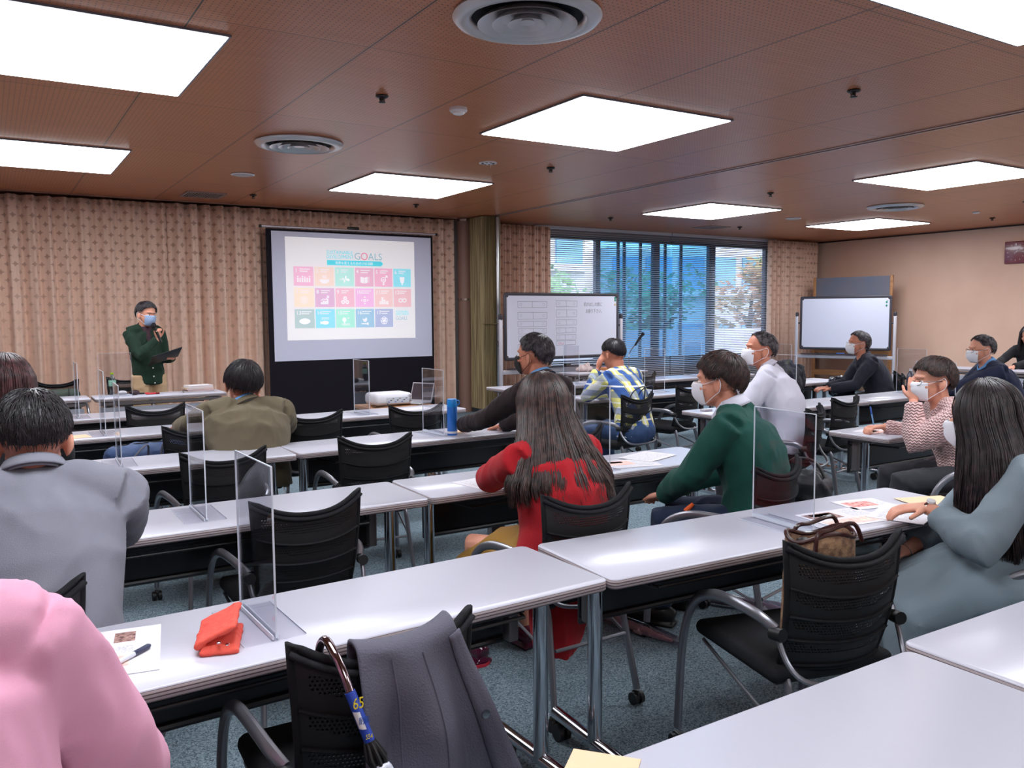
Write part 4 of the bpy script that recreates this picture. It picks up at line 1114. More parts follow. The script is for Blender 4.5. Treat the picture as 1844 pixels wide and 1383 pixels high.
def long_hair(root, Mh, m, seed, drop, guide, face=58, n=1400, wave=.012, curl=.0, fringe=False):
    """guide(h) -> (ax, ay, yc) half-widths and fore-aft centre at depth h below the head centre (head frame yaw only)"""
    rnd = random.Random(seed); rad = (.088, .107, .104)
    Mt = Matrix.Translation(Mh.translation) @ Matrix.Rotation(Mh.to_euler('XYZ').z, 4, 'Z')
    cap = MB()
    tab = [(0, 54), (face * .5, 60), (face * .8, 78), (face, 92), (180, 93)]
    cap.grid(lambda u, v: Mh @ hpt(u * 2 * pi, v * hlimit(u * 2 * pi, tab), noise.noise(Vector((sin(u * 6.28) * v * 3, cos(u * 6.28) * v * 3, seed))) * .004, rad), 48, 16)
    capo = cap.build('hair', m, root, ang=170)
    f0 = R(face)
    def gp(az, h, o=0.0):
        ax, ay, yc = guide(h)
        top = Mh @ hpt(az, R(82), o + .001, rad)
        low = Mt @ Vector((sin(az) * (ax + o), yc + cos(az) * (ay + o), -h))
        k = min(1, max(0, h / .10)); k = k * k * (3 - 2 * k)
        tp = top.copy(); tp.z -= h * .9
        return tp.lerp(low, k)
    fm = MB()
    def ff(u, v):
        az = f0 + u * (2 * pi - 2 * f0); h = v * drop * (.93 + .05 * sin(az * 3 + seed)); 
        return gp(az, h, (noise.noise(Vector((az * 6, h * 3, seed))) * .012) * min(1, h * 8) - .006 - .014 * max(0, 1 - h / .05))
    fm.grid(ff, 60, 20); k = fm.build('hair_fall', m, capo, ang=170, solid=.012)
    s = MB()
    CL = [(rnd.uniform(f0 - .04, 2 * pi - f0 + .04), rnd.uniform(0, 6.28), rnd.uniform(.5, 1.6), rnd.uniform(.84, 1.07), rnd.uniform(-.004, .010), rnd.uniform(.3, 1.4)) for _ in range(90)]
    for i in range(n):
        caz, cph, cw, cl, co_, cc = rnd.choice(CL)
        az = rnd.uniform(f0 - .06, 2 * pi - f0 + .06); p0 = rnd.uniform(.1, 1.3) if rnd.random() < .6 else R(76)
        pts = []; az = caz + rnd.gauss(0, .05); o = rnd.uniform(-.002, .005) + co_ * .4; ph = cph + rnd.gauss(0, .25); Ld = drop * cl * rnd.uniform(.93, 1.05)
        a0 = az if rnd.random() < .9 else az
        q = p0
        while q < R(78): pts.append(Mh @ hpt(az, q, o * .6 + .001, rad)); q += .22
        K = 14; wv = wave * cw * rnd.uniform(.8, 1.2)
        for j in range(K + 1):
            h = Ld * j / K; e = (h / drop)
            az2 = az + sin(ph + h * 14) * wv * 4 * e * .5
            o2 = o + co_ * e + sin(ph * 2 + h * 18) * wv * e + curl * max(0, e - .7) * 4 * cc
            pts.append(gp(az2, h, o2))
        w = rnd.uniform(.0014, .0030); mm = len(pts) - 1
        s.tube(pts, [w * (1 - .8 * max(0, (t / mm - .6) / .4)) for t in range(mm + 1)], 3, cap=False)
    s.build('hair_strand_layer', m, capo, ang=170)['kind'] = 'stuff'
    return capo

def person(label, x, y, yaw, head, nbz=-.135, al=1.0, hyaw=None, pitch=0, roll=0, sw=.18, girth=1.0, arms={}, legs=None, stand=False, top=None, skin=None,
           voxel=.007, seated_z=.53, bare=False, hsc=1.08, legfn=None):
    """head = world head centre; arms = {'L': (target, hint, hand kwargs)} in world space. Returns dict with the root and helper data."""
    skin = skin or M_skin
    root = thing('person', label, 'person', (x, y, 0), R(yaw))
    inv = (Matrix.Translation((x, y, 0)) @ Matrix.Rotation(R(yaw), 4, 'Z')).inverted()
    Lc = lambda p: inv @ Vector(p)
    H = Lc(head); hy = 0 if hyaw is None else R(hyaw - yaw)
    Mh = Matrix.Translation(H) @ Matrix.Rotation(hy, 4, 'Z') @ Matrix.Rotation(-R(pitch), 4, 'X') @ Matrix.Rotation(R(roll), 4, 'Y') @ Matrix.Scale(hsc, 4)
    nb = H + Matrix.Rotation(hy * .3, 3, 'Z') @ Vector((0, -.055 - .03 * sin(R(pitch)), nbz)); nt = H + Mh.to_3x3() @ Vector((0, -.022, -.075))
    pz = .86 if stand else seated_z
    pel = Vector((0, 0, pz)); D = nb - pel
    sp = lambda t, b=0: pel + D * t + Vector((0, -b * sin(t * pi), 0))
    slump = .035
    b = MB(); g = girth
    # body
    b.ell((0, -.006, .034), (.075, .094, .088), Mh, 20, 14); b.ell((0, .028, -.022), (.061, .066, .080), Mh, 18, 12); b.ell((0, .040, -.076), (.043, .046, .030), Mh)
    b.ell((0, .094, -.014), (.0115, .014, .024), Mh); b.ell((0, .105, -.028), (.015, .012, .010), Mh); b.ell((0, .076, .030), (.048, .020, .012), Mh)
    b.ell((0, .090, -.058), (.022, .011, .006), Mh); b.ell((0, .088, -.068), (.019, .011, .006), Mh)
    for s in (-1, 1):
        E_ = Mh @ Matrix.Translation((s * .076, -.008, -.014)) @ Matrix.Rotation(s * .35, 4, 'Z') @ Matrix.Rotation(.12, 4, 'X')
        b.ell((0, 0, 0), (.008, .019, .032), E_, 12, 8); b.ell((s * .006, -.010, .004), (.006, .010, .026), E_, 10, 8)
        b.ell((s * .045, .062, -.022), (.018, .018, .018), Mh)
    b.tube([nb - Vector((0, 0, .03)), nb.lerp(nt, .35), nb.lerp(nt, .7), nt + Vector((0, 0, .03))], [.064, .056, .053, .050], 16, ry=[.062, .058, .057, .056], up=(0, 1, 0))
    b.tube([sp(0), sp(.3, slump), sp(.6, slump), sp(.85, slump * .5), sp(1)], [.14 * g, .125 * g, .145 * g, .12, .05], 18, ry=[.10 * g, .095 * g, .10 * g, .075, .05], up=(0, 1, 0))
    SH = {}; J = {}
    for s, k in ((-1, 'L'), (1, 'R')):
        sh = sp(.86, slump * .4) + Vector((s * sw, -.005, .012)); SH[k] = sh
        b.tube([sp(.86) + Vector((0, 0, .0)), sh], [.055, .048], 12)
        if k in arms:
            tg, hint, hk = arms[k]; tg = Lc(tg); hint = Lc(hint)
        else: tg = sh + Vector((s * .06, .22, -.42)); hint = sh + Vector((s * .12, -.1, -.3)); hk = {}
        hd = hk.get('dir'); el = ik(sh, tg, hint, .285 * al, .255 * al)
        J[k] = (sh, el, tg)
        b.tube([sh, sh.lerp(el, .5), el, el.lerp(tg, .35), tg], [.045, .042, .036, .037, .024], 12)
        if hk is not False:
            rot = inv.to_3x3()
            d = rot @ Vector(hd) if hd else (tg - el); pn = rot @ Vector(hk.get('pn', (0, 0, -1)))
            hand(b, tg, d, pn, hk.get('side', -s), hk.get('curl', .6), 1.0, thumb=hk.get('thumb', .6))
    if legfn: lg = legfn(Lc)
    elif stand: lg = {'L': (Vector((-.09, 0, .85)), Vector((-.10, .02, .46)), Vector((-.11, -.01, .08))), 'R': (Vector((.09, 0, .85)), Vector((.10, .02, .46)), Vector((.11, -.01, .08)))}
    else: lg = {k: (Vector((s * .09, .03, pz - .02)), Vector((s * .12, .43, .50)), Vector((s * .13, .42, .09))) for k, s in (('L', -1), ('R', 1))}
    for k in lg:
        a, kn, an = lg[k]; b.tube([a, a.lerp(kn, .5), kn, kn.lerp(an, .35), an], [.075, .068, .052, .050, .034], 12)
        b.tube([an + Vector((0, -.03, -.04)), an + Vector((0, .06, -.045)), an + Vector((0, .16, -.06))], [.034, .038, .026], 10, ry=[.032, .03, .02], up=(0, 0, 1))
    o = obj(bake(b, voxel, 3), 'body', skin, root)
    return dict(root=root, Mh=Mh, H=H, nb=nb, nt=nt, sp=sp, SH=SH, J=J, lg=lg, g=g, sw=sw, pel=pel, Lc=Lc, stand=stand, slump=slump)

def garment(P, name, m, sleeve=(.062, .053, .043), hem=.0, flare=1.0, neck=.068, fit=1.0, amp=.007, cuff=1.0, seed=1, length=None, open_=False, voxel=.010, bulk=1.0, sc=9, elb=1.0):
    """torso garment with sleeves to the wrists; cuff=1 full sleeve"""
    sp, g, nb, sl = P['sp'], P['g'] * fit, P['nb'], P['slump']
    b = MB()
    base = sp(0) + Vector((0, 0, -hem))
    pts = [base, sp(.06), sp(.3, sl), sp(.55, sl), sp(.75, sl * .8), sp(.90, sl * .4), sp(1.0)]
    rx = [.172 * flare, .170, .155, .170, .175, .140, neck]; ry = [.125 * flare, .128, .125, .130, .120, .095, neck]
    if length: pts, rx, ry = pts[1:], rx[1:], ry[1:]; pts = [Vector(length[0])] + pts; rx = [length[1]] + rx; ry = [length[2]] + ry
    gg = [g] * (len(pts) - 2) + [1, 1]
    b.tube(pts, [r * k for r, k in zip(rx, gg)], 28, ry=[r * k for r, k in zip(ry, gg)], up=(0, 1, 0))
    for k in ('L', 'R'):
        sh, el, wr = P['J'][k]; s = -1 if k == 'L' else 1
        b.tube([sp(.93) + Vector((0, 0, .02)), sp(.90).lerp(sh, .55) + Vector((0, 0, .028)), sh], [.055, .062 * bulk, sleeve[0] * .98], 14)
        w = wr.lerp(el, 1 - cuff) if cuff < 1 else wr
        b.tube([sp(.72), sp(.74).lerp(sh.lerp(el, .25), .6), sh.lerp(el, .38)], [.075 * g, .072 * bulk, sleeve[0] * .9], 14)
        b.tube([sh + (sh - el).normalized() * .02, sh.lerp(el, .35), sh.lerp(el, .8), el, el.lerp(w, .25), el.lerp(w, .7), w - (w - el).normalized() * .012],
               [sleeve[0], sleeve[0] * 1.03, sleeve[1] * 1.05, sleeve[1] * elb, sleeve[1], sleeve[2] * 1.05, sleeve[2]], 16)
    me = bake(b, voxel, 6); fold(me, amp, sc, seed, (1, 1, .55))
    return obj(me, name, m, P['root'])
def trousers(P, m, name='trousers', r=(.095, .088, .072, .060, .052), amp=.006, voxel=.011):
    b = MB(); b.ell(tuple(P['pel'] + Vector((0, -.01, -.01))), (.168 * P['g'], .125 * P['g'], .11))
    for k in P['lg']:
        a, kn, an = P['lg'][k]; b.tube([a, a.lerp(kn, .5), kn, kn.lerp(an, .35), an + Vector((0, 0, -.0))], r, 16)
    me = bake(b, voxel, 5); fold(me, amp, 8, 3.3); return obj(me, name, m, P['root'])
def shoes(P, m, name='shoe'):
    for k in P['lg']:
        an = P['lg'][k][2]; b = MB()
        b.tube([an + Vector((0, -.065, -.045)), an + Vector((0, -.02, -.03)), an + Vector((0, .07, -.040)), an + Vector((0, .15, -.055)), an + Vector((0, .19, -.062))], [.028, .042, .045, .042, .02], 14, ry=[.03, .048, .036, .026, .014], up=(0, 0, 1))
        b.box((an.x, an.y + .06, an.z - .079), (.085, .26, .016), bev=.007)
        obj(bake(b, .007, 3), name, m, P['root'])
def collar(P, m, r=.066, h=.045, name='collar', tilt=.5, flare=.012, back=.0):
    b = MB(); nb, nt = P['nb'], P['nt']; ax = (nt - nb).normalized(); a, c, _ = frame(ax, (0, 1, 0))
    def f(u, v):
        t = u * 2 * pi; front = max(0, cos(t - pi / 2)) ; rr = r + (v * flare)
        q = nb + a * cos(t) * rr + c * sin(t) * (rr + .004) + ax * (.0 + h * (1 - v) * (1 - .45 * front)) + ax * back - Vector((0, 0, .020 * front))
        return q
    b.grid(lambda u, v: f(u, v), 36, 4)
    def g2(u, v):
        t = u * 2 * pi; front = max(0, cos(t - pi / 2)); rr = r + .003 + v * .020
        return nb + a * cos(t) * rr + c * sin(t) * (rr + .004) + ax * (h * (1 - front * .45) - v * h * .9) + ax * back - Vector((0, 0, .020 * front + v * front * .03))
    b.grid(lambda u, v: g2(u, v), 36, 4)
    return b.build(name, m, P['root'], ang=170, solid=.004)
def mask(P, m, seed=0, loops=True, loop_m=None):
    Mh = P['Mh']; b = MB()
    def f(u, v):
        a = (u - .5) * 2; z = .000 - v * .098; az = a * 1.02
        bul = .024 * (1 - a * a) * max(0, sin(min(1, v * 1.02) * pi)) ** .8
        rx, ry = .072, .086
        taper = 1 - .30 * v ** 2
        y = .010 + (ry + bul - .012 * v * v) * cos(az) * (1 - .10 * v ** 3); x = sin(az) * rx * taper
        if v < .25: y += .010 * (1 - abs(a) * 2.2 if abs(a) < .45 else 0) * (1 - v)
        return Mh @ Vector((x, y + .006, z + .004 * (1 - abs(a)) * (1 - v)))
    b.grid(f, 24, 12); o = b.build('face_mask', m, P['root'], ang=170, solid=.0035)
    if loops:
        for s in (-1, 1):
            l = MB(); e1 = f(.5 + s * .49, .06); e2 = f(.5 + s * .49, .92); inv_ = Mh
            l.tube(smooth_path([e1, Mh @ Vector((s * .080, .010, .010)), Mh @ Vector((s * .088, -.012, .022)), Mh @ Vector((s * .091, -.024, .0)), Mh @ Vector((s * .086, -.016, -.035)), Mh @ Vector((s * .070, .010, -.055)), e2], 4), .0016, 6)
            l.build('ear_loop', loop_m or m, o)
    return o
def eyes(P):
    Mh = P['Mh']
    for s in (-1, 1):
        e = MB().ell((s * .031, .0795, .004), (.0135, .010, .0065), Mh, 14, 8).build('eye', M_eye, P['root'], ang=170)
        MB().ell((s * .031, .0880, .004), (.0052, .003, .0055), Mh, 10, 6).build('iris', M_iris, e, ang=170)
def brows(P, m):
    for s in (-1, 1):
        MB().tube([P['Mh'] @ Vector((s * x, y, z)) for x, y, z in ((.014, .099, .022), (.030, .094, .027), (.048, .078, .022))], [.002, .0035, .0015], 6).build('eyebrow', m, P['root'])
def glasses(P, m, r=.021):
    Mh = P['Mh']; b = MB()
    for s in (-1, 1):
        pts = [Mh @ Vector((s * (.032 + 1.15 * r * cos(t)), .104 - .010 * abs(cos(t) * (1 if cos(t) > 0 else 0)) , .002 + .75 * r * sin(t))) for t in [i * pi / 10 for i in range(20)]]
        b.tube(pts, .0017, 6, close=True)
        b.tube([Mh @ Vector((s * .056, .093, .006)), Mh @ Vector((s * .076, .05, .008)), Mh @ Vector((s * .082, -.004, .006)), Mh @ Vector((s * .080, -.02, -.006))], .0017, 6)
    b.tube([Mh @ Vector((-.009, .106, .006)), Mh @ Vector((0, .109, .009)), Mh @ Vector((.009, .106, .006))], .0017, 6)
    return b.build('glasses', m, P['root'])

def cloth(name, c, rough=.85, c2=None, sheen=.05, sc=800, st=.12): return mat(name, c, rough=rough, spec=.25, sheen=sheen, bump=(sc, st), vary=(3.0, c2 or tuple(min(255, v + 8) for v in c)))
M_pink = cloth('pink_shirt_cotton', (206, 146, 170)); M_gjack = cloth('grey_wool_jacket', (116, 117, 130), c2=(130, 131, 142), sc=420, st=.25)
M_olive = cloth('olive_field_jacket', (98, 88, 70)); M_bsuit = cloth('black_brown_jacket', (38, 27, 30)); M_redc = cloth('red_cardigan_wool', (166, 24, 34), sc=380, st=.25)
M_green = cloth('green_sweater_wool', (18, 68, 60), sc=380, st=.25); M_aqua = cloth('grey_blue_dress_knit', (120, 134, 144), sc=400, st=.2); M_wsh = cloth('white_shirt_cotton', (208, 206, 220), c2=(200, 198, 214))
M_navy = cloth('navy_blazer', (34, 40, 64)); M_char = cloth('charcoal_jacket', (38, 38, 50)); M_blk = cloth('black_knit', (30, 30, 34)); M_dgr = cloth('dark_green_cardigan', (26, 48, 36), sc=380, st=.25)
M_jean = cloth('blue_denim', (52, 74, 112), sc=800, st=.2); M_djean = cloth('dark_denim', (28, 38, 62)); M_dpant = cloth('dark_trousers', (40, 40, 46)); M_beige = cloth('beige_trousers', (190, 158, 124)); M_must = cloth('mustard_skirt', (142, 104, 40))
M_bluec = cloth('blue_shirt_collar', (96, 146, 200)); M_gskirt = cloth('grey_beige_skirt', (146, 138, 142))
def plaid_material():
    m = mat('yellow_blue_plaid', (220, 214, 120), rough=.85)
    g = NG(m); p = g.xyz(); 
    def band(v, per, off, w): return g.m('LESS_THAN', g.m('ABSOLUTE', g.m('SUBTRACT', g.m('FRACT', g.m('ADD', g.m('DIVIDE', v, per), off)), .5)), w)
    x = g.m('ADD', p[0], g.m('MULTIPLY', p[2], .12)); z = p[2]
    c = g.mix(band(x, .12, .5, .23), lin((222, 216, 130)), lin((50, 84, 150)))
    c = g.mix(band(x, .12, .0, .06), c, lin((236, 236, 236))); c = g.mix(g.m('MULTIPLY', band(z, .13, .2, .20), .6), c, lin((60, 96, 160)))
    c = g.mix(g.m('MULTIPLY', band(z, .13, .7, .05), .7), c, lin((240, 240, 236))); c = g.mix(g.m('MULTIPLY', band(x, .12, .23, .025), .8), c, lin((28, 44, 90)))
    g.l(c, g.b.inputs['Base Color']); return m
def knit_material():
    m = mat('pale_pink_wavy_knit', (226, 184, 182), rough=.85, sheen=.3)
    g = NG(m); p = g.xyz()
    zz = g.m('ADD', p[2], g.m('MULTIPLY', g.m('PINGPONG', g.m('ADD', g.m('ADD', p[0], p[1]), 4.0), .016), .55))
    h = g.m('SINE', g.m('MULTIPLY', zz, 2 * pi / .0165))
    bp = g.n('ShaderNodeBump'); bp.inputs['Strength'].default_value = .9; bp.inputs['Distance'].default_value = .006; g.l(h, bp.inputs['Height']); g.l(bp.outputs[0], g.b.inputs['Normal'])
    g.l(g.mix(g.m('GREATER_THAN', h, -.75), lin((206, 156, 156)), lin((230, 190, 188))), g.b.inputs['Base Color']); return m

# --- pink shirt, nearest on the left
P = person('person in a pale pink shirt at the nearest table, only shoulder and arm visible', -.17, 1.17, -4, (-.17, 1.40, 1.235), al=1.12, pitch=15, sw=.20, girth=1.24, voxel=.007, seated_z=.55,
           arms={'R': ((.06, 1.62, .62), (.45, 1.28, .50), dict(dir=(-.3, 1, -.05), curl=.7)), 'L': ((-.42, 1.86, .735), (-.6, 1.4, .7), dict(dir=(.2, 1, 0)))})
garment(P, 'shirt', M_pink, sleeve=(.070, .068, .050), hem=.06, amp=.010, seed=2, sc=7, fit=1.05, bulk=1.1); collar(P, M_pink); trousers(P, M_dpant); shoes(P, M_rub); short_hair(P['root'], P['Mh'], H_blk, 1, 700)
# --- grey jacket
P = person('person in a grey wool jacket bowed over the table, seen from behind', .085, 2.36, -2, (.092, 2.66, 1.125), nbz=-.088, pitch=22, sw=.205, girth=1.13, hsc=1.12, voxel=.006,
           arms={'R': ((.22, 3.00, .745), (.90, 2.75, .60), dict(dir=(-.5, .8, 0), curl=.8)), 'L': ((-.12, 3.2, .735), (-.45, 2.9, .6), dict(dir=(.4, .8, 0)))})
g_ = garment(P, 'jacket', M_gjack, sleeve=(.074, .064, .050), hem=.16, flare=1.42, amp=.006, seed=5, sc=6, fit=1.06, bulk=1.15); collar(P, M_gjack, r=.07, h=.04); trousers(P, M_dpant); shoes(P, M_rub)
short_hair(P['root'], P['Mh'], H_blk, 2, 3200, length=.05, tousle=.22, vol=.004)
# --- reddish hair behind him
P = person('person with rounded reddish brown hair at the left edge, behind the grey jacket', .03, 3.66, 0, (.055, 3.9, 1.185), pitch=5, sw=.165, arms={'R': ((.2, 4.42, .735), (.4, 4.0, .6), {}), 'L': ((-.1, 4.42, .735), (-.3, 4.0, .6), {})})
garment(P, 'sweater', M_blk, seed=7); trousers(P, M_dpant); shoes(P, M_rub)
long_hair(P['root'], P['Mh'], H_red, 3, .17, lambda h: (.112 - h * .12, .115 - h * .15, -.02), face=60, n=1500, wave=.004, curl=-.01)
# --- olive jacket
P = person('person in an olive jacket with thick dark hair, head resting on a hand', 1.28, 4.98, -4, (1.32, 5.22, 1.040), nbz=-.115, hyaw=-10, pitch=14, roll=8, hsc=1.18, sw=.205, girth=1.36, voxel=.006,
           arms={'R': ((1.455, 5.36, .94), (1.72, 5.46, .60), dict(dir=(-.35, -.1, .9), pn=(-1, .2, 0), curl=1.0)), 'L': ((1.05, 5.82, .735), (.75, 5.3, .6), dict(dir=(.3, 1, 0)))})
garment(P, 'jacket', M_olive, sleeve=(.082, .070, .05), hem=.08, amp=.010, seed=9, sc=7, fit=1.08, bulk=1.2, neck=.075); collar(P, M_bluec, r=.066, h=.05, name='shirt_collar'); collar(P, M_olive, r=.074, h=.035, name='jacket_collar'); trousers(P, M_olive); shoes(P, M_rub)
short_hair(P['root'], P['Mh'], H_blk, 4, 2200, length=.075, tousle=.25, vol=.012, tab=[(0, 54), (50, 70), (68, 92), (84, 100), (98, 98), (115, 116), (140, 130), (180, 134)])
# --- black suit
P = person('person in a black jacket and black mask, elbow near the blue bottle', 2.80, 3.92, 12, (2.80, 4.20, 1.215), hyaw=28, sw=.185, girth=1.05, voxel=.006, skin=M_skin2,
           arms={'L': ((2.56, 4.68, .76), (2.42, 4.28, .62), dict(dir=(.5, .6, .1), curl=.7)), 'R': ((2.86, 4.68, .735), (3.2, 4.3, .6), {})})
garment(P, 'jacket', M_bsuit, sleeve=(.070, .060, .050), hem=.1, amp=.006, seed=11, fit=1.05, bulk=1.1); collar(P, M_bluec, r=.062, h=.045, name='shirt_collar'); collar(P, M_bsuit, r=.069, h=.030, name='jacket_collar'); trousers(P, M_bsuit); shoes(P, M_rub)
short_hair(P['root'], P['Mh'], H_sal, 5, 2400, length=.055, tousle=.16, vol=.004); mask(P, mat('black_face_mask', (26, 24, 28), rough=.8)); eyes(P)
chair(2.82, 3.72, 10, 'black mesh chair under the black-jacketed person, mostly hidden')
# --- red cardigan
P = person('person in a long red cardigan with long brown hair, seen from behind', 1.87, 2.60, 6, (1.87, 2.76, 1.095), hyaw=8, pitch=4, sw=.18, girth=1.14, voxel=.0055,
           arms={'L': ((1.88, 3.12, .77), (1.40, 2.86, .68), dict(dir=(.45, .8, .08), pn=(0, .2, -1), curl=.9, side=1)), 'R': ((2.15, 3.18, .735), (2.35, 2.8, .6), {})})
garment(P, 'cardigan', M_redc, sleeve=(.066, .058, .044), hem=.10, flare=1.12, amp=.006, seed=13, sc=7, fit=1.05)
b = MB(); b.tube([Vector((-.02, -.04, .56)), Vector((-.07, -.06, .44)), Vector((-.10, -.08, .30)), Vector((-.11, -.08, .18))], [.16, .15, .12, .09], 24, ry=[.12, .09, .07, .05], up=(0, 1, 0))
me = bake(b, .010, 4); fold(me, .010, 9, 4, (1, 1, .2)); obj(me, 'cardigan_tail', M_redc, P['root'])
b = MB(); b.tube([Vector((0, .05, .52)), Vector((-.02, .30, .50)), Vector((-.04, .44, .40)), Vector((-.04, .44, .20))], [.09, .09, .10, .12], 20, ry=[.18, .18, .18, .19], up=(1, 0, 0)); b.ell((-.16, .12, .47), (.09, .14, .10))
me = bake(b, .011, 5); fold(me, .006, 8, 8); obj(me, 'skirt', M_must, P['root'])
shoes(P, mat('plum_patent_leather', (84, 18, 48), rough=.15, coat=.6))
long_hair(P['root'], P['Mh'], H_brn, 6, .33, lambda h: (.100 + .13 * min(1, h / .26) ** 1.2 - max(0, h - .26) * .35, .104 + .02 * min(1, h / .3) , -.02 - .10 * min(1, h / .25)), face=66, n=4200, wave=.016, curl=.020)
chair(1.82, 2.33, 0, 'black mesh chair under the red-cardigan person')
# --- green sweater
P = person('person in a dark green sweater, white collar and white mask', 2.96, 2.58, 30, (2.92, 2.80, 1.145), hyaw=32, pitch=3, sw=.185, girth=1.16, voxel=.006,
           arms={'L': ((2.72, 2.96, .60), (2.48, 2.62, .62), dict(dir=(.2, .8, -.2))), 'R': ((2.95, 3.08, .60), (3.25, 2.9, .55), {})})
garment(P, 'sweater', M_green, sleeve=(.076, .068, .048), hem=.08, amp=.009, seed=17, sc=6.5, fit=1.06, bulk=1.15); collar(P, M_wsh, r=.074, h=.055, name='shirt_collar', flare=.02); trousers(P, M_djean); shoes(P, M_rub)
short_hair(P['root'], P['Mh'], H_brn, 7, 2800, length=.075, tousle=.13, vol=.010, tab=[(0, 62), (50, 74), (66, 96), (84, 96), (98, 92), (115, 112), (140, 128), (180, 130)]); mask(P, M_mask); eyes(P)
b = MB(); b.tube([P['Lc']((2.70, 2.74, .60)), P['Lc']((2.68, 2.76, .57)), P['Lc']((2.69, 2.80, .55))], [.008, .012, .004], 8); b.build('orange_tassel', mat('orange_cord', (232, 96, 34), rough=.7), P['root'])
chair(2.86, 2.34, 14, 'black mesh chair under the green-sweater person, with a dark bag beside it')
# --- long-haired woman at the right
P = person('person with very long dark hair in a grey-blue knit dress, wearing a wristwatch', 3.17, 1.40, 42, (3.03, 1.62, 1.085), hyaw=32, pitch=8, sw=.165, girth=1.0, voxel=.0055,
           arms={'L': ((2.86, 1.72, .765), (2.72, 1.30, .60), dict(dir=(-.72, .52, -.10), pn=(0, 0, -1), curl=.45, side=1)), 'R': ((2.90, 1.83, .565), (3.3, 1.8, .6), dict(dir=(-.85, .1, -.05), pn=(0, 0, -1), curl=.3))})
garment(P, 'knit_dress_top', M_aqua, sleeve=(.066, .072, .056), hem=.10, flare=1.1, amp=.0085, seed=19, sc=6, cuff=.78, fit=1.06, elb=1.15)
b = MB()
b.tube([Vector((0, -.05, .50)), Vector((0, .14, .52)), Vector((.0, .34, .50)), Vector((0, .50, .40)), Vector((0, .52, .24)), Vector((0, .50, .12))], [.10, .12, .125, .14, .14, .14], 24, ry=[.19, .23, .235, .24, .23, .23], up=(1, 0, 0))
me = bake(b, .010, 5); fold(me, .016, 6, 2, (1.3, .6, .5)); obj(me, 'dress_skirt', M_aqua, P['root'])
shoes(P, M_rub)
w = P['J']['L'][2]; e_ = P['J']['L'][1]; u_ = (w - e_).normalized(); fa, fb_, _ = frame(u_)
b = MB(); wc = w - u_ * .012; b.tube([wc + fa * .027 * cos(t) + fb_ * .024 * sin(t) for t in [i * pi / 9 for i in range(18)]], .0035, 6, close=True, ry=.007); wt = b.build('watch_band', M_chrome, P['root'])
b = MB(); up_ = Vector((0, 0, 1)); up_ = (up_ - u_ * up_.dot(u_)).normalized(); b.tube([wc + up_ * .024, wc + up_ * .033], .015, 16); b.build('watch_face', mat('watch_dial', (226, 226, 230), rough=.2), wt)
w = P['J']['R'][2]; u_ = (w - P['J']['R'][1]).normalized(); fa, fb_, _ = frame(u_)
b = MB(); b.tube([w - u_ * .01 + fa * .028 * cos(t) + fb_ * .025 * sin(t) for t in [i * pi / 9 for i in range(18)]], .0022, 6, close=True); b.build('bracelet', M_chrome, P['root'])
mask(P, M_mask)
long_hair(P['root'], P['Mh'], H_long, 8, .50, lambda h: (.104 + .055 * min(1, h / .2) - max(0, h - .25) * .12, .112 + .030 * min(1, h / .2) - max(0, h - .3) * .1, -.03 - .02 * min(1, h / .2)), face=34, n=4200, wave=.013, curl=.012)
chair(3.34, 1.27, 40, 'black mesh chair of the long-haired person at the right edge')
# --- plaid shirt
P = person('person in a yellow and blue plaid shirt resting the chin on the left hand', 4.40, 5.12, 8, (4.44, 5.46, 1.125), hyaw=6, pitch=16, sw=.175, girth=1.08, skin=M_skin2,
           arms={'L': ((4.355, 5.56, 1.00), (4.22, 5.72, .66), dict(dir=(.15, -.3, .95), pn=(.9, -.2, 0), curl=.5)), 'R': ((4.66, 5.95, .735), (4.85, 5.5, .6), {})})
garment(P, 'plaid_shirt', plaid_material(), sleeve=(.068, .058, .046), hem=.06, amp=.007, seed=23); collar(P, MATS['yellow_blue_plaid'], h=.03); trousers(P, M_jean); shoes(P, M_rub)
short_hair(P['root'], P['Mh'], H_blk, 9, 1500, length=.04, tousle=.12, vol=.0)
b = MB(); 
for s in (-1, 1): b.tube(smooth_path([(s * .06, -.14, .62), (s * .065, -.20, .74), (s * .05, -.24, .85), (s * .04, -.26, .86)], 4), .006, 6)
chair(4.38, 5.02, 12, 'black mesh chair behind the plaid-shirted person, dark bag straps over it')
# --- white shirt
P = person('person in a white shirt with short greying hair, hand at chin', 4.74, 3.88, 30, (4.735, 4.15, 1.195), hyaw=62, pitch=-6, sw=.185, girth=1.16, skin=M_skin2, voxel=.0055,
           arms={'L': ((4.49, 4.17, .985), (4.28, 4.02, .60), dict(dir=(.25, .12, .9), pn=(.7, .3, 0), curl=.9)), 'R': ((4.86, 4.48, .735), (5.1, 4.2, .6), {})})
garment(P, 'white_shirt', M_wsh, sleeve=(.078, .064, .046), hem=.05, amp=.009, seed=29, sc=6.5, fit=1.04, bulk=1.15); collar(P, M_wsh, r=.064, h=.045); trousers(P, M_dpant); shoes(P, M_rub)
short_hair(P['root'], P['Mh'], H_gry, 10, 2200, length=.04, tousle=.35, vol=.0, tab=[(0, 40), (30, 46), (50, 60), (68, 84), (84, 86), (98, 82), (115, 102), (140, 116), (180, 120)]); mask(P, M_mask); eyes(P)
chair(4.76, 3.63, 26, 'black mesh chair behind the white-shirted person')
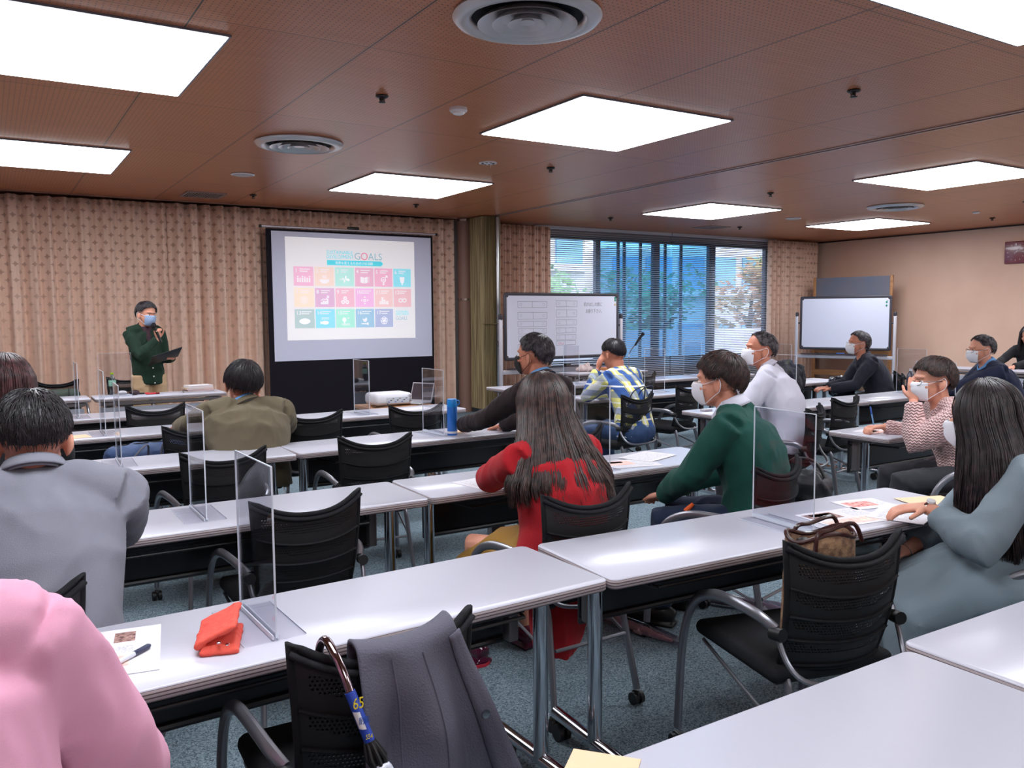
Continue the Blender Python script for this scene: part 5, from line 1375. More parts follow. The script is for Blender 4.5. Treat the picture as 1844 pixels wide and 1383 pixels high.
# --- pink knit
P = person('person in a pale pink wavy-knit cardigan with glasses and mask, hand raised to the face', 4.76, 2.60, 50, (4.64, 2.78, 1.065), hyaw=60, pitch=2, sw=.175, girth=1.24, voxel=.0055,
           arms={'L': ((4.535, 2.83, .955), (4.42, 2.86, .50), dict(dir=(.12, .05, .95), pn=(.8, .35, 0), curl=.55)), 'R': ((4.78, 3.18, .745), (5.1, 2.9, .6), dict(dir=(-.9, .3, 0), curl=1.0))})
garment(P, 'knit_cardigan', knit_material(), sleeve=(.076, .070, .050), hem=.12, flare=1.08, amp=.006, seed=31, sc=6, fit=1.06, bulk=1.15); trousers(P, M_dpant); shoes(P, M_rub)
short_hair(P['root'], P['Mh'], H_brn, 11, 2400, length=.07, tousle=.38, vol=.010, tab=[(0, 64), (40, 70), (58, 84), (70, 88), (98, 84), (115, 108), (140, 124), (180, 126)]); mask(P, M_mask); eyes(P); glasses(P, M_iris)
b = MB()
for z in (.56, .46): b.lathe([(0, 0), (.009, 0), (.009, .004), (0, .004)], (0, 0, 0), 12, Matrix.Translation((-.17, .15, z)) @ Matrix.Rotation(R(90), 4, 'Y') @ Matrix.Rotation(R(180), 4, 'Z'))
b.build('button', M_dk, P['root'])
chair(4.90, 2.42, 46, 'black mesh chair of the pink-knit person')
# --- black jacket, far
P = person('person with swept-back grey hair in a charcoal jacket and white mask, hands in the lap', 8.02, 5.36, 50, (7.87, 5.56, 1.125), hyaw=60, pitch=-4, sw=.185, girth=1.06, skin=M_skin2,
           arms={'L': ((7.56, 5.66, .655), (7.72, 5.10, .60), dict(dir=(-.7, .6, 0), curl=.6)), 'R': ((7.66, 5.78, .655), (8.1, 5.7, .6), dict(dir=(-.8, .3, 0), curl=.6))})
garment(P, 'jacket', M_char, sleeve=(.072, .060, .05), hem=.12, amp=.006, seed=37, fit=1.06, bulk=1.1); collar(P, M_char, h=.035); trousers(P, M_dpant); shoes(P, M_rub)
short_hair(P['root'], P['Mh'], H_gry, 12, 1800, length=.07, tousle=.12, vol=.006, tab=[(0, 44), (50, 62), (68, 84), (84, 86), (98, 82), (115, 106), (140, 126), (180, 132)]); mask(P, M_mask); eyes(P); glasses(P, M_alu)
chair(8.14, 5.20, 44, 'black mesh chair of the charcoal-jacketed person')
o = thing('jacket_bundle', 'glossy black folded down coat on the lap of the charcoal-jacketed person', 'coat', (7.83, 5.72, .62), R(40))
b = MB(); b.ell((0, 0, .0), (.16, .13, .08)); b.ell((.08, .04, .08), (.11, .09, .07)); me = bake(b, .012, 3); fold(me, .02, 9, 3); obj(me, 'fabric', mat('glossy_black_nylon', (28, 32, 48), rough=.25), o)
# --- navy blazer
P = person('person in a navy blazer and light blue collar with dark-rimmed glasses and white mask', 7.74, 3.90, 50, (7.58, 4.10, 1.118), hyaw=58, pitch=2, sw=.19, girth=1.1, skin=M_skin,
           arms={'L': ((7.22, 4.42, .745), (7.32, 3.75, .60), dict(dir=(-.6, .6, 0))), 'R': ((7.5, 4.5, .735), (7.9, 4.3, .6), {})})
garment(P, 'blazer', M_navy, sleeve=(.074, .062, .05), hem=.12, amp=.006, seed=41, fit=1.06, bulk=1.12); collar(P, M_bluec, r=.064, h=.05, name='shirt_collar'); collar(P, M_navy, r=.071, h=.025, name='blazer_collar'); trousers(P, M_dpant); shoes(P, M_rub)
short_hair(P['root'], P['Mh'], H_gry, 13, 1700, length=.045, tousle=.15, vol=.002, tab=[(0, 42), (50, 62), (68, 82), (84, 84), (98, 80), (115, 104), (140, 118), (180, 124)]); mask(P, M_mask); eyes(P); glasses(P, mat('dark_red_glasses', (92, 36, 34), rough=.3))
chair(7.88, 3.74, 44, 'black mesh chair of the navy-blazer person')
# --- black clothes at the right edge
P = person('person in black with dark shoulder-length hair behind the desk at the right edge', 12.05, 5.83, 96, (11.93, 5.83, 1.13), hyaw=110, pitch=10, sw=.165, arms={'L': ((11.42, 5.75, .735), (11.8, 5.4, .6), {}), 'R': ((11.42, 6.0, .735), (11.8, 6.3, .6), {})})
garment(P, 'black_top', M_blk, seed=43, amp=.004); trousers(P, M_dpant); shoes(P, M_rub)
long_hair(P['root'], P['Mh'], H_long, 14, .22, lambda h: (.108, .112, -.02), face=56, n=900, wave=.008)
chair(12.27, 5.85, 94, 'black mesh chair of the person in black at the right edge')
# --- standing speaker
P = person('person standing with microphone and black folder, dark green cardigan, blue mask', 1.44, 9.58, 196, (1.435, 9.53, 1.487), hyaw=206, pitch=6, roll=-4, sw=.162, girth=.98, stand=True, skin=M_skin, voxel=.0065,
           arms={'R': ((1.515, 9.37, 1.235), (1.22, 9.45, 1.00), dict(dir=(-.1, -.1, 1), pn=(.35, -1, 0), curl=1.6, side=1)), 'L': ((1.655, 9.40, 1.03), (1.62, 9.80, .90), dict(dir=(-.75, -.6, 0), pn=(0, 0, 1), curl=.9))})
garment(P, 'cardigan', M_dgr, sleeve=(.066, .056, .044), hem=.11, amp=.007, seed=47, fit=1.0, sc=8); trousers(P, M_beige, r=(.098, .092, .078, .070, .066)); shoes(P, M_rub)
short_hair(P['root'], P['Mh'], H_sal, 15, 2200, length=.075, tousle=.2, vol=.008, tab=[(0, 58), (30, 62), (50, 70), (68, 88), (84, 90), (98, 86), (115, 106), (140, 118), (180, 124)])
mask(P, mat('pale_blue_mask', (150, 172, 206), rough=.8), loop_m=M_mask); eyes(P); brows(P, H_sal)
# shirt front in the V of the cardigan, buttons
b = MB(); nb = P['nb']
def vf(u, v): a = (u - .5) * 2 * (1 - v * .9); return nb + Vector((a * .055, .062 + .048 * v - .03 * a * a + .012, .012 - .20 * v))
b.grid(vf, 8, 8); b.build('checked_shirt', mat('maroon_check_shirt', (70, 32, 40), rough=.8, vary=(60, (36, 26, 44), (1, 1, 1))), P['root'], ang=170, solid=.003)
collar(P, MATS['maroon_check_shirt'], r=.060, h=.04, name='shirt_collar')
b = MB()
for z, x in ((1.03, .02), (.93, .015), (.84, .01), (.77, .0)):
    b.ell((x, .142 - (1.0 - z) * .02, z), (.008, .004, .008), None, 8, 6)
b.build('button', M_wp, P['root'])
Mc = lambda p: Vector(p)
t = thing('microphone', 'black handheld microphone in the right hand of the standing speaker', 'microphone', (1.535, 9.315, 1.20))
d = (Vector((1.478, 9.36, 1.385)) - Vector((1.545, 9.33, 1.19)))
b = MB().tube([Vector((0, 0, 0)), d * .5, d * .80], [.012, .014, .019], 14).build('handle', M_rub, t)
MB().ell(tuple(d * .92), (.025, .025, .027), None, 16, 12).build('grille', mat('mic_grille', (44, 42, 46), rough=.4, metal=.6, bump=(700, .8)), t)
t = thing('folder', 'open black folder held flat by the standing speaker', 'folder', (1.56, 9.26, 1.055), R(24)); t.rotation_euler = (R(-27), R(-16), R(10))
MB().box((0, 0, 0), (.32, .24, .008), bev=.003).build('cover', mat('black_folder', (36, 34, 40), rough=.35), t); MB().box((0, .002, .0055), (.29, .21, .003)).build('paper', mat('paper_white', (228, 224, 230), rough=.8), t)
# ------------------------------------------------------------------ small things
M_paper = mat('white_paper', (220, 216, 224), rough=.8)
M_kraft = mat('beige_envelope_paper', (232, 196, 160), rough=.8)
def P2(name, label, cat, loc, rz=0, group=None): return thing(name, label, cat, loc, R(rz), group)
def sheet(name, label, cat, x, y, rz, w, d, z=.7002, m=None, t=.0012, group=None, fold_=False):
    b = MB()
    b.grid(lambda u, v: ((u - .5) * w, (v - .5) * d, .0008 + (.006 * abs(u - .5) if fold_ else 0)), 8, 4)
    o = b.build(name, m or M_paper, smooth=False, solid=t); o.location = (x, y, z); o.rotation_euler = (0, 0, R(rz)); return tag(o, label, cat, group)
def pen(label, p, q, body=M_wp, cap=M_rub, r=.0045):
    p, q = Vector(p), Vector(q); o = thing('pen', label, 'pen', p); d = q - p
    MB().tube([Vector(), d * .03, d * .85], [r * .5, r, r], 10).build('barrel', body, o); MB().tube([d * .62, d * .95, d], [r * 1.15, r * 1.15, r * .6], 10).build('grip', cap, o); return o

# projector, laptop and their wooden stand
t = P2('projector_stand', 'orange-brown wooden stand behind the last left table, carrying the projector', 'stand', (3.06, 6.86, 0), 0)
MB().box((0, 0, .655), (.60, .40, .03), bev=.004).build('tabletop', M_oak, t)
for sx in (-1, 1):
    for sy in (-1, 1): MB().box((sx * .27, sy * .17, .32), (.035, .035, .64)).build('leg', M_oak, t, smooth=False)
MB().box((0, 0, .25), (.54, .34, .02)).build('shelf', M_oak, t, smooth=False)
t = P2('projector', 'white projector with some blue connectors on a grey panel, on the wooden stand', 'projector', (3.00, 6.84, .671), 0)
MB().box((0, 0, .062), (.36, .26, .105), bev=.035).build('body', mat('projector_white', (226, 224, 232), rough=.35), t)
MB().box((.03, -.1305, .052), (.21, .004, .055), bev=.001).build('connector_panel', mat('connector_grey', (196, 198, 208), rough=.5), t)
k = 0; pr = random.Random(2)
for i in range(9):
    MB().box((-.055 + i * .021, -.1335, .040 + (i % 3) * .014), (.014, .003, .007)).build('connector', (M_blue, M_rub, M_brk)[(i * 7) % 3], t, smooth=False)
MB().lathe([(.0, .0), (.04, .0), (.042, .02), (0, .02)], n=24, M=Matrix.Translation((-.08, .125, .065)) @ Matrix.Rotation(R(-90), 4, 'X')).build('lens', M_rub, t)
b = MB(); 
for i in range(5): b.box((.15, -.1285, .04 + i * .012), (.04, .004, .004))
b.cyl((.15, -.1285, .03), (.15, -.1285, .10), .002); b.build('exhaust_grille', M_brk, t, smooth=False)
o = MB().tube(smooth_path([(2.93, 6.70, .70), (2.90, 6.64, .690), (2.86, 6.60, .692), (2.82, 6.68, .675), (2.80, 6.74, .676)], 5), .004, 8).build('power_cable', M_rub); tag(o, 'thin black cable leaving the back of the projector', 'cable')
t = P2('laptop', 'open silver laptop seen from its back edge, right of the projector', 'laptop', (3.235, 6.80, .671), -62)
MB().box((0, 0, .008), (.24, .19, .014), bev=.004).build('keyboard_base', M_alu, t)
M_ = Matrix.Translation((0, .095, .012)) @ Matrix.Rotation(R(-18), 4, 'X')
b = MB(); b.box((0, 0, .088), (.24, .007, .175), M_); b.build('lid', mat('laptop_silver', (176, 170, 178), rough=.35, metal=.6), t, smooth=False)
b = MB(); b.box((0, -.0045, .09), (.22, .001, .15), M_); b.build('screen', mat('laptop_screen', (70, 60, 66), rough=.2), t, smooth=False)

# bottles
t = P2('drinks_bottle', 'tall blue drinks bottle with flip lid and carrying loop on the table', 'bottle', (2.50, 4.70, .70))
M_bb = mat('blue_bottle_paint', (44, 116, 206), rough=.3, metal=.25, coat=.3)
MB().lathe([(0, 0), (.030, 0), (.033, .004), (.033, .175), (.0325, .18), (0, .18)], n=32).build('body', M_bb, t, ang=50)
l = MB().lathe([(0, .181), (.0315, .181), (.0325, .186), (.0325, .222), (.029, .232), (0, .234)], n=32).build('lid', mat('blue_lid', (30, 134, 214), rough=.35), t, ang=50)
MB().tube(smooth_path([(.030, -.008, .222), (.045, -.01, .218), (.046, -.01, .198), (.032, -.008, .192)], 4), .004, 8).build('loop', MATS['blue_lid'], l)
MB().lathe([(.0331, .012), (.0334, .012), (.0334, .026), (.0331, .026)], n=32).build('band', M_wp, t)
t = P2('water_bottle', 'clear plastic water bottle with a yellow-green cap on the front desk', 'bottle', (1.02, 9.02, .70))
M_wat = clear_mat('clear_bottle_plastic', (206, 220, 226), .10, .05)
MB().lathe([(0, .001), (.030, .001), (.033, .01), (.031, .05), (.033, .10), (.032, .15), (.020, .185), (.013, .195), (.013, .205), (0, .205)], n=28).build('body', M_wat, t)
MB().lathe([(.0335, .09), (.0345, .092), (.0345, .145), (.0335, .147)], n=28).build('label_wrap', mat('bottle_label', (150, 196, 170), rough=.5), t)
MB().lathe([(0, .2052), (.0155, .2052), (.0155, .223), (0, .2235)], n=20).build('cap', mat('lime_cap', (172, 206, 30), rough=.4), t)
t = P2('water_bottle', 'dark bottle with a white cap on the table, right of the blank whiteboard', 'bottle', (7.40, 4.76, .70)); t.location.x = 7.43
t.location = (7.50, 4.72, .70)
MB().lathe([(0, .0), (.034, 0), (.036, .01), (.034, .05), (.036, .12), (.034, .16), (.018, .19), (.014, .20), (0, .20)], n=28).build('body', mat('dark_bottle_blue', (34, 42, 66), rough=.2, coat=.5), t)
MB().lathe([(0, .2), (.016, .2), (.016, .222), (0, .2225)], n=20).build('cap', M_wp, t)

# things on the front desk
bk = [('white book on top of the pile on the front desk', (230, 226, 230), .24, .18, .022), ('beige folder in the middle of the pile on the front desk', (206, 176, 150), .27, .20, .016), ('pink-edged booklet near the bottom of the pile on the front desk', (214, 150, 140), .25, .19, .012), ('grey book at the bottom of the pile on the front desk', (160, 150, 150), .29, .20, .016)]
z = .7002
for i, (l, c, w_, d_, h_) in enumerate(reversed(bk)):
    t = P2('book', l, 'book', (1.80 + .01 * (i % 2), 8.90 + .008 * i, z), -6 + 5 * i, 'pile of books on the front desk')
    MB().box((0, 0, h_ / 2), (w_ - .006, d_ - .006, h_ - .004)).build('pages', M_paper, t, smooth=False)
    b = MB(); b.box((0, 0, .001), (w_, d_, .002)); b.box((0, 0, h_ - .001), (w_, d_, .002)); b.box((-w_ / 2 + .001, 0, h_ / 2), (.002, d_, h_)); b.build('cover', mat('book_cover_%d' % i, c, rough=.6), t, smooth=False)
    z += h_ + .0004
o = MB().ell((0, 0, .026), (.05, .03, .026)).build('spectacle_case', mat('dark_purple_case', (58, 34, 42), rough=.4)); o.location = (1.20, 8.90, .70); tag(o, 'small dark oval case lying on the front desk', 'case')
o = MB().ell((0, 0, .022), (.045, .035, .022)).build('tape_roll', M_wp); o.location = (1.10, 8.98, .70); tag(o, 'small white rounded object on the front desk beside the dark oval case', 'desk item')
t = P2('marker_pen', 'red marker pen lying on the front desk', 'pen', (1.36, 8.86, .710), 8); MB().cyl((-.06, 0, 0), (.03, 0, 0), .009).build('barrel', M_red, t); MB().cyl((.032, 0, 0), (.065, 0, 0), .0095).build('cap', mat('dark_red_cap', (120, 20, 24), rough=.4), t)
t = P2('marker_pen', 'black and red marker pen beside the dark oval case on the front desk', 'pen', (1.28, 8.95, .709), -10); MB().cyl((-.05, 0, 0), (.02, 0, 0), .008).build('barrel', M_rub, t); MB().cyl((.022, 0, 0), (.055, 0, 0), .0085).build('cap', M_red, t)

# gooseneck microphone stand and papers on the desk under the whiteboard
t = P2('microphone_stand', 'table microphone on a curved silver gooseneck, dark against the window blinds', 'microphone', (7.36, 8.72, .70))
MB().lathe([(0, 0), (.075, 0), (.075, .012), (.02, .02), (0, .02)], n=28).build('base', M_rub, t)
gn = MB().tube(smooth_path([(0, 0, .02), (.0, 0, .16), (.02, -.0, .24), (.09, -.01, .33), (.13, -.015, .37)], 6), .006, 10).build('gooseneck', M_chrome, t)
MB().tube([(.10, -.012, .335), (.15, -.018, .40), (.215, -.025, .475)], [.013, .016, .017], 12).build('microphone_body', M_rub, t)
MB().ell((.225, -.027, .488), (.024, .024, .028)).build('grille', MATS['mic_grille'], t)
sheet('paper', 'long white sheet on the desk under the written whiteboard, left end', 'paper', 6.53, 8.70, 5, .30, .21)
sheet('paper', 'white sheet on the desk under the written whiteboard, below the eraser', 'paper', 6.86, 8.82, -12, .30, .21)
t = P2('crumpled_cloth', 'pale crumpled cloth on the desk under the written whiteboard', 'cloth', (6.70, 8.84, .702))
b = MB(); b.ell((0, 0, .03), (.13, .09, .04)); b.ell((.04, .0, .05), (.05, .04, .05)); me = bake(b, .008, 1); fold(me, .02, 14, 2); obj(me, 'fabric', mat('pale_pink_cloth', (216, 196, 192), rough=.9), t); t.location.z = .712
t = P2('document_box', 'flat orange-brown box on the desk by the gooseneck microphone', 'box', (7.24, 8.90, .7002), 3)
MB().box((0, 0, .018), (.34, .22, .036), bev=.004).build('body', mat('orange_cardboard', (206, 138, 84), rough=.8), t); MB().box((0, 0, .0385), (.26, .18, .004)).build('printed_sheet', mat('pink_print', (226, 160, 176), rough=.7), t, smooth=False)

# papers in the rows
def printed(label, x, y, rz, w, d, marks, z=.7005, cat='brochure', group=None):
    t = P2('leaflet', label, cat, (x, y, z), rz, group)
    MB().box((0, 0, .0006), (w, d, .0012)).build('sheet', M_paper, t, smooth=False)
    for (u, v, a, c, m) in marks: MB().box(((u - .5) * w, (v - .5) * d, .0014), (a * w, c * d, .0004)).build('printed_area', m, t, smooth=False)
    return t
I_red = mat('print_red', (196, 84, 84), rough=.7, vary=(60, (236, 190, 180))); I_pnk = mat('print_pink', (236, 176, 168), rough=.7, vary=(40, (246, 220, 206))); I_dk = mat('print_dark', (96, 60, 62), rough=.7, vary=(90, (190, 150, 140)))
I_txt = mat('print_text_grey', (188, 186, 194), rough=.7, vary=(160, (232, 230, 236)))
printed('open colour brochure with a red photo, left of the long-haired woman\'s hand', 2.70, 1.945, -8, .30, .21, ((.28, .70, .46, .38, I_dk), (.30, .78, .34, .16, I_red), (.45, .25, .80, .30, I_pnk), (.80, .70, .26, .4, I_txt)))
printed('second colour leaflet with a dark red picture, behind the open brochure', 2.955, 2.04, -14, .21, .15, ((.4, .5, .6, .5, I_red), (.85, .5, .2, .7, I_txt)))
printed('white handout under the wristwatch hand', 2.93, 1.855, 20, .28, .20, ((.5, .5, .8, .7, I_txt),), z=.7022)
sheet('envelope', 'beige envelope at the far right end of the brochure table', 'envelope', 3.215, 1.925, -20, .22, .14, m=M_kraft, z=.7024)
pen('thin black pen beside the beige envelope on the brochure table', (3.04, 1.93, .708), (3.15, 1.88, .708))
printed('pale pink printed leaflet on the table, left of the green sweater', 2.76, 3.27, -14, .30, .21, ((.35, .6, .5, .5, I_pnk), (.3, .7, .3, .2, I_dk), (.78, .5, .3, .6, I_txt)))
printed('white printed handout lying behind the green sweater\'s leaflet', 2.98, 3.37, 18, .28, .20, ((.5, .5, .8, .7, I_txt),), z=.7025)
printed('white sheet under the left hand of the red-cardigan person', 1.93, 3.28, 10, .28, .20, ((.5, .5, .8, .7, I_txt),))
sheet('envelope', 'beige sheet of paper on the table beside the bowed heads on the left', 'paper', .42, 6.0, 8, .22, .16, m=M_kraft)
sheet('envelope', 'small beige envelope on the table right of the blue drinks bottle', 'envelope', 2.66, 4.82, 10, .20, .12, m=M_kraft)
printed('white sheet with a strip of small photos, beside the pink shirt sleeve', .205, 2.07, -10, .21, .29, ((.62, .80, .22, .22, I_dk), (.62, .52, .20, .14, I_txt), (.60, .28, .18, .22, I_pnk)))
pen('clear pen with a dark grip lying by the pink shirt sleeve', (.182, 1.955, .709), (.285, 2.045, .709), body=mat('clear_pen', (214, 218, 226), rough=.2), cap=mat('pen_navy', (50, 56, 84), rough=.4), r=.0055)
pen('silver pen on the table at the grey-jacketed man\'s elbow', (.38, 3.44, .708), (.47, 3.50, .708), body=M_alu, cap=M_dk)
printed('handout with a pink picture in front of the pink-knit person', 4.86, 3.27, 10, .30, .21, ((.35, .5, .5, .5, I_pnk), (.35, .55, .3, .2, I_dk)))
pen('blue pen held upright in the right hand of the pink-knit person', (4.71, 3.20, .752), (4.69, 3.215, .875), body=mat('pen_light_blue', (120, 170, 224), rough=.3), cap=M_blue)
printed('papers before the plaid-shirted person', 4.70, 6.12, 6, .30, .21, ((.5, .5, .8, .7, I_txt),))
o = MB().box((0, 0, .009), (.085, .06, .018), bev=.006).build('mobile_phone', mat('grey_phone', (170, 166, 176), rough=.4)); o.location = (4.76, 4.70, .7002); tag(o, 'grey pocket device at the left end of the white-shirted person\'s table', 'phone')
printed('white sheet before the white-shirted person', 4.95, 4.55, 10, .28, .20, ((.5, .5, .8, .7, I_txt),))
printed('white sheets beside the charcoal-jacketed person, near the blank whiteboard', 7.72, 6.10, 12, .30, .21, ((.5, .5, .8, .7, I_txt),))
sheet('paper', 'white sheet on the desk before the person in black at the right edge', 'paper', 11.36, 5.85, 90, .30, .21)
sheet('envelope', 'beige envelope poking over the near table\'s edge at the bottom of the photo', 'envelope', .80, 1.03, 40, .22, .12, m=M_kraft)
sheet('paper', 'blank sheet on the fifth-row table nearest the screen', 'paper', 2.95, 6.2, 4, .28, .2)

# orange-red snap pouch
t = P2('snap_pouch', 'folded orange red fabric pouch with metal snaps on the table', 'pouch', (.437, 1.995, .7005), -18); t.scale = (.86, .86, .86)
M_or = mat('orange_red_canvas', (224, 74, 60), rough=.75, bump=(400, .3), vary=(4, (234, 90, 72)))
b = MB(); b.box((0, 0, .008), (.10, .20, .016), bev=.007); b.box((-.003, -.012, .021), (.09, .16, .010), bev=.005); me = bake(b, .004, 3); fold(me, .0025, 22, 1); obj(me, 'lower_half', M_or, t)
b = MB(); Mx = Matrix.Translation((-.048, 0, .026)) @ Matrix.Rotation(R(-24), 4, 'Y'); b.box((.054, .004, .006), (.10, .195, .014), Mx, bev=.006); b.box((0, .004, .002), (.03, .19, .02), Mx, bev=.008); me = bake(b, .004, 3); fold(me, .003, 18, 4); obj(me, 'upper_flap', M_or, t)
for x_, y_, z_ in ((.02, -.085, .022), (-.055, .06, .03), (.0, -.097, .034)): MB().lathe([(0, 0), (.006, 0), (.006, .003), (.003, .005), (0, .005)], n=14, M=Matrix.Translation((x_, y_, z_))).build('snap_button', M_chrome, t)

# bags
t = P2('travel_bag', 'blue travel bag with grey straps resting on a mesh chair', 'bag', (.77, 5.33, .462), 12)
M_bag = mat('navy_blue_nylon', (40, 62, 102), rough=.6, bump=(200, .3), vary=(4, (50, 76, 120)))
b = MB(); b.box((0, 0, .13), (.46, .24, .25), bev=.07); me = bake(b, .010, 4); fold(me, .010, 7, 6); obj(me, 'body', M_bag, t)
M_strap = mat('grey_webbing', (84, 84, 96), rough=.7)
for s in (-1, 1): MB().tube(smooth_path([(s * .09 - .08, -.125, .06), (s * .09 - .06, -.13, .16), (s * .05, -.15, .27), (s * .09 + .05, -.13, .16), (s * .09 + .08, -.125, .06)], 5), .004, 8, ry=.012, up=(0, 1, 0)).build('handle', M_strap, t)
MB().tube([(-.18, 0, .258), (0, -.01, .262), (.18, 0, .258)], .004, 6).build('zip', M_rub, t)
t = P2('shoulder_bag', 'dark green bag with two straps on the chair behind the front desk', 'bag', (.56, 9.30, .462), 3)
M_gb = mat('dark_green_canvas', (52, 62, 54), rough=.75)
b = MB(); b.box((0, 0, .15), (.40, .16, .30), bev=.06); obj(bake(b, .012, 3), 'body', M_gb, t)
for s in (-1, 1): MB().tube([(s * .09, -.085, .12), (s * .09, -.09, .22), (s * .09, -.06, .31)], .004, 6, ry=.014, up=(0, 1, 0)).build('strap', M_rub, t)
# brown handbag
t = P2('handbag', 'open brown handbag with leather straps standing on a mesh chair', 'bag', (2.078, 1.578, .462), -14)
M_hb = mat('woven_brown_canvas', (104, 74, 58), rough=.7, vary=(46, (168, 132, 100)), bump=(90, .4)); M_le = mat('dark_brown_leather', (56, 26, 26), rough=.3, coat=.3)
b = MB()
def hbf(u, v, r=1.0):
    a = u * 2 * pi; return (cos(a) * (.125 - .01 * v) * r + 0, sin(a) * (.068 - .015 * v) * r * (1 + .0 * v), 0.35 * v + (.012 * sin(a * 3) * v))
b.grid(lambda u, v: hbf(u, v), 36, 10); b.add([(x, y, .002) for x, y in [(cos(i * pi / 18) * .125, sin(i * pi / 18) * .068) for i in range(36)]], [tuple(range(36))]); b.build('body', M_hb, t, ang=170, solid=.006)
MB().tube([hbf(i / 36, 1.0) for i in range(36)], .007, 8, close=True).build('rim', M_le, t)
for s in (-1, 1): MB().tube(smooth_path([(-.06, s * .055, .28), (-.05, s * .05, .36), (.0, s * .045, .372), (.08, s * .045, .385), (.11, s * .05, .33)], 5), .0065, 10).build('strap', M_le, t)
for x_, y_, c, r_ in ((-.06, .0, M_rub, .03), (.0, .01, M_blue, .025), (.05, -.01, M_kraft, .03), (.09, .01, M_or, .02)): MB().ell((x_, y_, .315), (r_, r_ * .8, r_)).build('content', c, t)
# black coat on chair, dark bag on the green-sweater chair
t = P2('coat', 'black coat hung over an empty mesh chair, behind the white shirt', 'coat', (6.60, 5.43, 0), 16)
b = MB(); b.box((0, .02, .72), (.42, .17, .44), bev=.07); b.box((.10, .08, .92), (.26, .14, .14), bev=.06); b.ell((.24, .0, .80), (.07, .08, .16)); me = bake(b, .014, 4); fold(me, .022, 7, 3); obj(me, 'fabric', mat('black_wool', (34, 34, 44), rough=.8), t)
t = P2('backpack', 'black backpack hanging beside the green-sweater person\'s chair', 'bag', (3.27, 2.58, .44), 28)
b = MB(); b.box((0, 0, .14), (.20, .24, .28), bev=.07); me = bake(b, .012, 3); fold(me, .012, 8, 3); obj(me, 'body', mat('black_nylon', (28, 28, 34), rough=.5), t); MB().tube(smooth_path([(-.05, -.10, .26), (-.03, -.05, .33), (.0, .05, .33), (.02, .1, .26)], 4), .008, 8).build('strap', M_rub, t)
t = P2('shoulder_bag', 'small dark bag whose loop handles rise behind the plaid shirt', 'bag', (4.42, 5.03, .46), 12)
b = MB(); b.box((0, .10, .14), (.22, .04, .22), bev=.015); obj(bake(b, .008, 2), 'body', M_rub, t)
for s in (-1, 1): MB().tube(smooth_path([(s * .05 - .06, +.10, .24), (s * .05 - .04, .06, .38), (s * .05 + .02, -.0, .43), (s * .05 + .07, .02, .38), (s * .05 + .09, .06, .24)], 5), .005, 8).build('strap', mat('navy_strap', (36, 44, 70), rough=.6), t)

# umbrellas in clear sleeves on the carpet
M_slv = clear_mat('clear_wet_sleeve', (206, 196, 206), .12, .15)
def floor_umbrella(label, x, y, rz, m, L=.62):
    t = P2('umbrella', label, 'umbrella', (x, y, .032), rz, 'umbrellas lying on the floor')
    b = MB(); b.tube([(-L / 2, 0, 0), (-L * .3, 0, 0), (L * .25, 0, 0), (L / 2, 0, 0)], [.008, .026, .020, .006], 12); me = bake(b, .005, 1); fold(me, .004, 20, 1); obj(me, 'canopy', m, t)
    MB().tube([(-L / 2 - .02, 0, .0), (-L * .3, .0, .004), (L * .3, .01, .004), (L / 2 + .02, .02, 0)], [.02, .031, .030, .03], 12, ry=[.012, .030, .028, .016], up=(0, 0, 1)).build('plastic_sleeve', M_slv, t)
floor_umbrella('umbrella in a clear plastic sleeve on the carpet below the brochure table', 2.44, 2.95, -82, mat('pinkish_canopy', (190, 150, 152), rough=.5))
floor_umbrella('umbrella in a clear plastic sleeve on the carpet near the green-sweater person', 3.10, 2.83, -62, mat('white_canopy', (214, 208, 220), rough=.5))
o = MB().tube(smooth_path([(-.10, 0, .004), (-.03, .02, .006), (.04, -.01, .005), (.10, .01, .004)], 4), .003, 6, ry=.009, up=(0, 0, 1)).build('strap', mat('red_strap', (206, 44, 66), rough=.6)); o.location = (1.66, 2.92, .0); o.rotation_euler = (0, 0, R(20)); tag(o, 'short bright red strap lying on the carpet near the plum shoes', 'strap')

# jacket and umbrella on the nearest chair
cm = Matrix.Translation(C1.location) @ Matrix.Rotation(C1.rotation_euler.z, 4, 'Z')
t = thing('jacket', 'grey cotton jacket with metal snaps draped over the nearest mesh chair', 'jacket', C1.location, C1.rotation_euler.z)
M_jk = mat('slate_grey_cotton', (84, 82, 96), rough=.85, bump=(260, .3), vary=(3, (94, 92, 106)))
b = MB(); NU, NV = 40, 60
def jf(u, v):
    x0 = -.085 + .215 * u; uu = x0 / .19; rail = back_pt(max(-1, min(1, uu)), 1.0)
    L = v * .78 - .20          # negative: in front of the rail, positive: hanging behind
    top = rail + Vector((0, 0, .028))
    if L < -.03: p = Vector((x0, rail.y + .028, top.z + (L + .03)))
    elif L < .05:
        a = (L + .03) / .08 * pi; p = Vector((x0, rail.y + .028 * cos(a) - .004 * (a / pi), top.z + .016 * sin(a)))
    else:
        d = L - .05; p = Vector((x0 + .30 * u * u * d + (u - .4) * .05 * d, rail.y - .034 - .03 * d - .03 * sin(min(1, d * 3) * 1.5), top.z - d * (1 - .06 * u)))
        w = (.5 - abs(sin(x0 * 26 + d * 1.4 + .6))) * .046 + sin(x0 * 55 + 1.3 + d * 3) * .007 + sin(x0 * 95 + d * 11) * .002
        p.y += w * min(1, d * 6) + noise.noise(Vector((x0 * 12, d * 8, 2))) * .012
    return p
b.grid(jf, NU, NV); jk = b.build('fabric', M_jk, t, ang=170, solid=.009)
def edge_strip(u0, name, m=M_jk, w=.022):
    q = MB(); q.grid(lambda a, v: jf(u0 + a * w / .215, .33 + v * .66) + Vector((0, -.009, 0)), 3, 40); return q.build(name, m, jk, ang=170, solid=.004)
edge_strip(.90, 'placket', w=.026)
